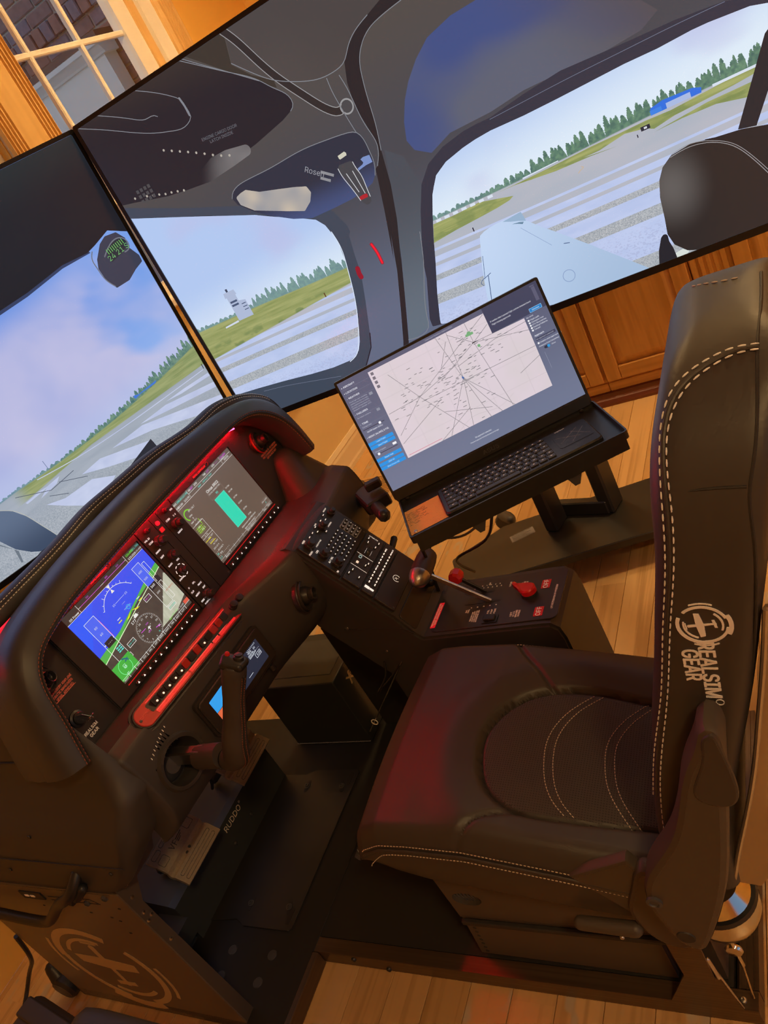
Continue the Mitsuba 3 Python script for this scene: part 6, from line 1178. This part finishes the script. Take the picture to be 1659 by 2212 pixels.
part(ct, 'wheel', tf(lathe([(0, -.020), (.030, -.020), (.036, -.012), (.036, .012), (.030, .020), (0, .020)], 24), (.505, 1.965, .0365), RY(math.pi / 2) @ RZ(.3)), 'black_satin'); part(ct, 'fork', hull([(.505, 1.975, .055), (.515, 1.99, .085)], [.022, .018], 12), 'black_satin')
fc = thing('floor_cable', 'black cable dropping to the floor by the brown side panel', 'cable')
put(fc, tube(smoothpath([(.498, 1.922, .275), (.500, 1.96, .20), (.505, 2.03, .12), (.500, 2.10, .06), (.47, 2.13, .012), (.40, 2.08, .006), (.30, 1.9, .006)], 50), .0055, 10), 'black_satin')
# ================================================================ portable monitor on a swinging tray
tO = np.array([1.3461, .6438, .80]); tu = np.array([math.cos(1.0632), -math.sin(1.0632), 0]); tw_ = np.array([math.sin(1.0632), math.cos(1.0632), 0])
TR = np.stack([tu, tw_, (0, 0, 1)], 1); K = lambda m: tf(m, tO, TR)
tr = thing('laptop_tray', 'black steel tray on a swing arm beside the console', 'tray')
part(tr, 'plate', K(ext(rrect(.450, .185, .008, .005, -.082), .004, -.018)), 'black_metal', False)
part(tr, 'lip', K(cat(ext(rrect(.450, .185, .008, .005, -.082).difference(rrect(.444, .179, .006, .005, -.082)), .016, -.018))), 'black_metal', False)
part(tr, 'front_flange', K(box((-.212, -.1745, -.040), (.222, -.1715, -.016))), 'black_metal', False)
part(tr, 'back_flange', K(box((-.215, .008, -.016), (.224, .011, .0))), 'black_metal', False)
for x in (-.09, .11): part(tr, 'gusset', K(trimesh.Trimesh(*(lambda m: (np.stack([x + m.vertices[:, 0], -.17 + m.vertices[:, 2], m.vertices[:, 1]], 1), m.faces[:, ::-1]))(ext(sg.Polygon([(-.025, -.02), (.025, -.02), (.004, -.062), (-.006, -.062)]), .004)), process=False)), 'dark_grey', False)
for x, y in ((-.205, .004), (.218, .004), (-.205, -.16)): part(tr, 'screw', K(tf(lathe([(0, 0), (.004, 0), (.003, .0016), (0, .002)], 12), (x, y, -.0015))), 'steel')
part(tr, 'swing_arm', cat(hull([(1.42, 1.03, .705), (1.585, 1.16, .665)], [.024, .024], 12), hull([(1.42, 1.03, .72), (1.30, .93, .735)], [.016, .016], 12), tf(cbox((-.05, -.03, -.02), (.05, .03, .012), .004), (1.395, 1.00, .735), RZ(.75)), tf(cbox((-.02, -.012, 0), (.02, .012, .02), .003), (1.40, .985, .755), RZ(-1.06))), 'black_satin', 30)
part(tr, 'pivot', tf(lathe([(0, -.03), (.024, -.03), (.026, 0), (.024, .03), (0, .03)], 24), (1.43, 1.035, .71)), 'black_satin')
mo = thing('portable_monitor', 'black portable monitor showing a pale route map on the tray', 'monitor')
mv = .1875 * 1.; MV = np.array([math.sin(mv) * tw_[0], math.sin(mv) * tw_[1], math.cos(mv)]); MA = np.stack([tu, MV, np.cross(tu, MV)], 1); Mm = lambda m: tf(m, tO, MA)
part(mo, 'case', Mm(ext(rrect(.4503, .2754, .004, 0, .1377), .010, -.012)), 'tv_bezel', False)
part(mo, 'bezel', Mm(ext(rrect(.4503, .2754, .004, 0, .1377).difference(rect(-.2205, .0205, .2200, .2705)), .0022, -.002)), 'black_satin', False)
part(mo, 'chin', Mm(tf(cbox((-.222, -.004, -.014), (.222, .019, .0016), .0015))), 'black_satin', False)
part(mo, 'lettering', Mm(tf(text('ASUS', .0085, 0, .0075, .0005, False, 'c', .036), (0, 0, .0017))), 'dark_grey', False, kind='stuff')
for x in (-.2, .2): part(mo, 'foot', Mm(hull([(x, -.006, -.006), (x, -.004, -.02)], [.006, .006], 10)), 'black_matte')
mk = part(mo, 'screen', Mm(ext(rect(-.2205, .0205, .22, .2705), .0004, -.0018)), 'screen_black', False)
mp = Picture(mk, tO, MA, 'picture', rect(-.2203, .0207, .2198, .2703), -.0013, .00001)
part_bg = proc(lambda p, n, uv: mix(S(112, 120, 146), S(92, 94, 118), smoothstep(.80, 1.07, p.z)))
mp.add(rect(-.2205, .0205, .22, .2705), part_bg); kbg = f'{mk}__picture'
if kbg in scene: scene[kbg]['emitter']['sampling_weight'] = .5
MAPP = sg.Polygon([(-.154, .2628), (.1022, .2605), (.1017, .2172), (.1703, .2150), (.1669, .0675), (-.1601, .0689)])
mp.add(MAPP, proc(lambda p, n, uv: mix(S(224, 208, 220), S(214, 204, 206), fbm(p.x * 22, p.z * 22, p.y * 22, 3)))); scene[f'{mk}__picture_001']['emitter']['sampling_weight'] = .5
rr_ = np.random.default_rng(5); hubs = [(-.0825, .1708), (.0125, .1646), (.0614, .2183)]
rt = []
for a, b_ in [((-.0825, .1708), (.10, .259)), ((-.0825, .1708), (.0125, .195)), ((-.0825, .1708), (-.120, .240)), ((-.0825, .1708), (-.152, .118)), ((-.0825, .1708), (-.154, .168)), ((-.0825, .1708), (-.02, .068)), ((-.0825, .160), (.168, .156)), ((.0125, .1646), (-.06, .0685)), ((.0125, .1646), (-.01, .068)), ((.0125, .1646), (.055, .068)), ((.0125, .1646), (.030, .068)), ((.0125, .1646), (.085, .066)), ((.0614, .2183), (.170, .215)), ((.0614, .2183), (.170, .190)), ((.0614, .2183), (.10, .238)), ((.0614, .2183), (.020, .255)), ((.0614, .2183), (.0600, .260)), ((.0614, .2183), (.080, .068)), ((.0614, .2183), (-.03, .18)), ((.0125, .1646), (.020, .262)), ((.0125, .1646), (-.004, .262)), ((.0125, .19), (.10, .205)), ((.10, .205), (.170, .208)), ((-.05, .12), (.04, .085)), ((-.155, .10), (-.05, .145)), ((.12, .12), (.168, .135)), ((-.02, .2), (.012, .245)), ((.0, .105), (-.08, .069))]: rt.append(sg.LineString([a, b_]).buffer(.00042))
mp.add(shapely.union_all(rt).intersection(MAPP), S(132, 128, 134))
mp.add(shapely.union_all([sg.LineString([(x, .0685), (x + .003, .262)]).buffer(.00025) for x in (-.11, -.03, .05, .13)] + [sg.LineString([(-.158, y), (.168, y - .002)]).buffer(.00025) for y in (.10, .15, .20, .245)] + [sg.LineString(smoothpath([(-.01, .262), (.01, .245), (.0, .225), (.02, .205), (.005, .185), (.018, .16)], 40)).buffer(.0003), sg.LineString(smoothpath([(-.04, .07), (.0, .085), (.05, .078), (.09, .09)], 40)).buffer(.0003)]).intersection(MAPP), S(196, 186, 190))
tags = []
for _ in range(190):
    hx, hy = hubs[rr_.integers(3)]; sx_, sy_ = (.030, .024) if rr_.random() < .75 else (.07, .05)
    x, y = hx + rr_.normal() * sx_, hy + rr_.normal() * sy_; w = .0016 + rr_.random() * .0030; tags.append(rect(x - w, y - .00055, x + w, y + .00055))
mp.add([g for g in tags if MAPP.buffer(-.004).contains(g)], S(122, 120, 126))
mp.add([sg.Point(.0598, .2385).buffer(.0042), sg.box(.052, .234, .068, .239), sg.Point(.068, .208).buffer(.003)], S(118, 172, 122)); mp.add([rect(.010, .164, .015, .1652), rect(.0115, .161, .0125, .169), sg.Point(.012, .166).buffer(.0018)], S(60, 104, 170)); mp.add([rect(.0575, .2172, .0655, .2190)], S(60, 54, 60))
mp.add([sg.LineString([(-.155, .0735), (-.08, .0735)]).buffer(.0005)], S(214, 130, 150))
mp.add([rect(-.1500 , .2535 - i * .0095, -.1440, .2595 - i * .0095) for i in range(4)], S(120, 114, 126))
mp.add(rect(.1018, .2172, .2200, .2705), S(66, 68, 92)); mp.add([rect(.2040, .2630, .2130, .2655), rect(.2060, .234, .2130, .262)], S(92, 92, 116))
mp.text('Instructor Operator Station [IOS]', .0028, .006, .2660, rgb=S(170, 172, 190))
mp.text('If weather data is passed Flight controls hardware found', .0031, .151, .2390, rgb=S(226, 228, 236), wid=.088); mp.text('Flight training approved', .0031, .1285, .2325, rgb=S(226, 228, 236), wid=.040)
mp.add(rrect(.0265, .0085, .001, .1985, .2222), S(150, 196, 236)); mp.add(rrect(.0250, .0070, .001, .1985, .2222), S(44, 128, 196)); mp.text('Dismiss', .003, .1985, .2222, rgb=S(220, 236, 248))
WT = S(226, 228, 238)
for s_, x, y, w in (('+ AIRCRAFT', -.2165, .2584, .030), ('+ LOCATION', -.2165, .2461, .030), ('- WEATHER', -.2165, .2341, .029), ('- FAILURES', -.2165, .1982, .029), ('- TIME', -.2165, .1753, .018), ('+ WEIGHT, BALANCE, & FUEL', -.2165, .1447, .050)): mp.text(s_, .0035, x, y, rgb=WT, bold=True, align='l', wid=w)
for i, s_ in enumerate(('Wind light and variable,', 'visibility more than ten miles,', 'sky conditions few at 3000ft,', 'NOSIG, temperature 15,', 'dewpoint 7, altimeter 2992')): mp.text(s_, .0025, -.2150, .2255 - i * .0046, rgb=S(176, 180, 198), align='l', wid=.040)
mp.text('No failed systems', .0026, -.2150, .1895, rgb=S(176, 180, 198), align='l'); mp.text('Current time', .0026, -.2150, .1680, rgb=S(190, 194, 210), align='l'); mp.text('16:59 hours (LCL)', .0030, -.1930, .1560, rgb=WT, bold=True); mp.text('Ground Speed', .0026, -.2150, .1110, rgb=S(190, 194, 210), align='l')
mp.add([rect(-.2165, .1615, -.1680, .1628), rect(-.2165, .1040, -.1665, .1053)], S(58, 60, 78)); mp.add([sg.Point(-.1782, .1620).buffer(.0028), sg.Point(-.2096, .1047).buffer(.0028), rrect(.0085, .005, .001, -.1709, .1105)], S(240, 240, 244))
mp.add([rect(-.1710, .2205, -.1635, .2262), rect(-.1722, .1850, -.1650, .1905)], S(140, 144, 160)); mp.add([rect(-.2165, y, -.157, y + .0003) for y in (.2530, .2408, .2284, .1928, .1700, .1395)], S(130, 134, 154))
for y, s_ in ((.1300, 'Load Flight'), (.1213, 'Save Flight'), (.0925, 'Reset Path'), (.0814, 'Quit All'), (.0728, 'Shut Down All')): mp.add(rrect(.0565, .0072, .001, -.1925, y), S(34, 146, 226)); mp.text(s_, .0030, -.1925, y, rgb=S(206, 230, 250))
for i, s_ in enumerate(('Flight path', 'Compass rose', 'ATC Boundaries', 'Holding Patterns', 'Terrain')): mp.add(rect(.1745, .2040 - i * .0052, .1780, .2075 - i * .0052), S(238, 238, 242)); mp.text(s_, .0029, .1795, .2058 - i * .0052, rgb=WT, align='l')
mp.text('No wind', .0028, .1742, .2122, rgb=WT, align='l'); mp.text('Approach', .0033, .1745, .1735, rgb=WT, bold=True, align='l'); mp.add(rect(.1745, .1625, .2165, .1685), S(66, 68, 92)); mp.text('No approach selected', .0026, .1755, .1655, rgb=S(180, 184, 200), align='l')
mp.add(rect(.1745, .1555, .1780, .1590), S(238, 238, 242)); mp.text('Disable wind approach ILS', .0027, .1795, .1573, rgb=WT, align='l'); mp.text('Distance from Centerline', .0027, .1745, .1505, rgb=WT, align='l'); mp.add(rrect(.0120, .0055, .0027, .1890, .1440), S(50, 52, 70)); mp.add(sg.Point(.1925, .1440).buffer(.0030), S(52, 150, 214)); mp.text('Show', .0025, .1990, .1442, rgb=WT, align='l'); mp.add(rect(.1800, .1000, .1804, .1360), S(160, 164, 184))
mp.text('No approach selected', .0032, .0, .0435, rgb=WT, wid=.036); mp.text('Choose an approach from the dropdown to the right', .0026, .0, .0370, rgb=WT, wid=.064)
kbd = thing('wireless_keyboard', 'black compact keyboard with a touchpad on the tray under the monitor', 'keyboard')
part(kbd, 'body', K(bext(rrect(.330, .112, .010, .026, -.091), .009, -.0139, .003)), 'black_satin', 30)
kx0, kx1 = -.130, .100
for r_, (y, ws) in enumerate(((-.049, [1] * 14), (-.0645, [1] * 13 + [1.6]), (-.0805, [1.4] + [1] * 12 + [1.2]), (-.0965, [1.7] + [1] * 11 + [1.9]), (-.1125, [2.1] + [1] * 10 + [1, 1]), (-.1285, [1.2, 1, 1, 5.2, 1, 1, 1, 1]))):
    tot = sum(ws); x = kx0
    for w in ws:
        W = w * (kx1 - kx0) / tot
        part(kbd, 'key', K(cbox((x + .0011, y - (.0068 if r_ else .0035), -.0052), (x + W - .0011, y + (.0068 if r_ else .0035), -.0022), .0012)), 'knob_black', False); x += W
dots_ = []
for r_, (y, ws) in enumerate(((-.049, [1] * 14), (-.0645, [1] * 13 + [1.6]), (-.0805, [1.4] + [1] * 12 + [1.2]), (-.0965, [1.7] + [1] * 11 + [1.9]), (-.1125, [2.1] + [1] * 10 + [1, 1]), (-.1285, [1.2, 1, 1, 5.2, 1, 1, 1, 1]))):
    tot = sum(ws); x = kx0
    for w in ws:
        W = w * (kx1 - kx0) / tot
        if w < 4: dots_.append(ext(rect(x + W / 2 - .0018, y - .001, x + W / 2 + .0018, y + .0012), .0002, -.0021))
        x += W
part(kbd, 'legends', K(cat(*dots_)), 'white_print', False, kind='stuff')
part(kbd, 'touchpad', K(ext(rrect(.070, .072, .006, .148, -.082), .0006, -.0049)), 'black_satin', False)
part(kbd, 'touchpad_key', K(ext(rect(.115, -.1195, .182, -.1192), .0003, -.0042)), 'black_matte', False)
part(kbd, 'lettering', K(tf(text('logitech', .004, .135, -.043, .0003), (0, 0, -.0045))), 'white_print', False, kind='stuff')
part(kbd, 'scratch', K(cat(*[ext(sg.LineString(q).buffer(.0003), .0002, -.0042) for q in ([(.118, -.07), (.16, -.10)], [(.12, -.1), (.165, -.062)], [(.15, -.066), (.178, -.108)], [(.14, -.112), (.176, -.07)])])), 'mid_grey', False, kind='stuff')
nt = thing('index_card', 'orange ruled note card with handwriting at the left end of the tray', 'note card')
mat('card_orange', (.86, .42, .10), .7); mat('card_line', (.62, .26, .08), .7); mat('ink', (.12, .05, .02), .7)
part(nt, 'card', K(tf(ext(rect(-.041, -.052, .041, .052), .0006), (-.178, -.093, -.0136), RZ(.04))), 'card_orange', False)
part(nt, 'ruling', K(tf(cat(*[ext(rect(-.04, -.046 + i * .0062, .04, -.0457 + i * .0062), .0001, .0006) for i in range(14)]), (-.178, -.093, -.0136), RZ(.04))), 'card_line', False, kind='stuff')
hw = random.Random(2); hl = []
for i, wds in enumerate(([.018, .020], [.008, .014, .012], [.006, .02, .012], [.007, .016], [.008, .012, .012], [.006, .024], [.008, .018, .01], [.02], [.006, .012])):
    x = -.036
    for w in wds:
        hl.append(ext(sg.LineString([(x + w * j / 8, .036 - i * .0062 + (hw.random() - .5) * .0036) for j in range(9)]).buffer(.00045), .0001, .0007)); x += w + .004
part(nt, 'handwriting', K(tf(cat(*hl), (-.178, -.093, -.0136), RZ(.04))), 'ink', False, kind='stuff')
cl = thing('tray_cable', 'black cable hanging from the front of the tray towards the throttle', 'cable')
put(cl, tube(smoothpath([tuple(tO + TR @ np.array([.035, -.165, -.03])), (1.29, .67, .70), (1.33, .74, .60), (1.34, .80, .57), (1.35, .84, .55), (1.42, .86, .45)], 50), .0035, 8), 'black_satin')
cl = thing('tray_cable', 'black cable dropping straight from the left corner of the tray', 'cable')
put(cl, tube(smoothpath([tuple(tO + TR @ np.array([-.195, -.14, -.02])), (1.255, .85, .70), (1.262, .86, .62), (1.30, .90, .50), (1.345, .93, .40)], 40), .004, 8), 'black_satin')
cl = thing('power_cable', 'black cable hanging from the large right television behind the monitor', 'cable')
put(cl, tube(smoothpath([(1.775, .62, .93), (1.776, .635, .86), (1.78, .655, .74), (1.80, .69, .60), (1.84, .72, .45)], 40), .005, 8), 'black_satin')
cl = thing('socket_cables', 'loose dark cables beside the pedals under the yoke', 'cable')
put(cl, tube(smoothpath([(.88, 1.46, .44), (.885, 1.50, .36), (.90, 1.52, .33), (.93, 1.55, .34), (.95, 1.58, .28), (.96, 1.62, .22)], 40), .004, 8), 'black_satin')
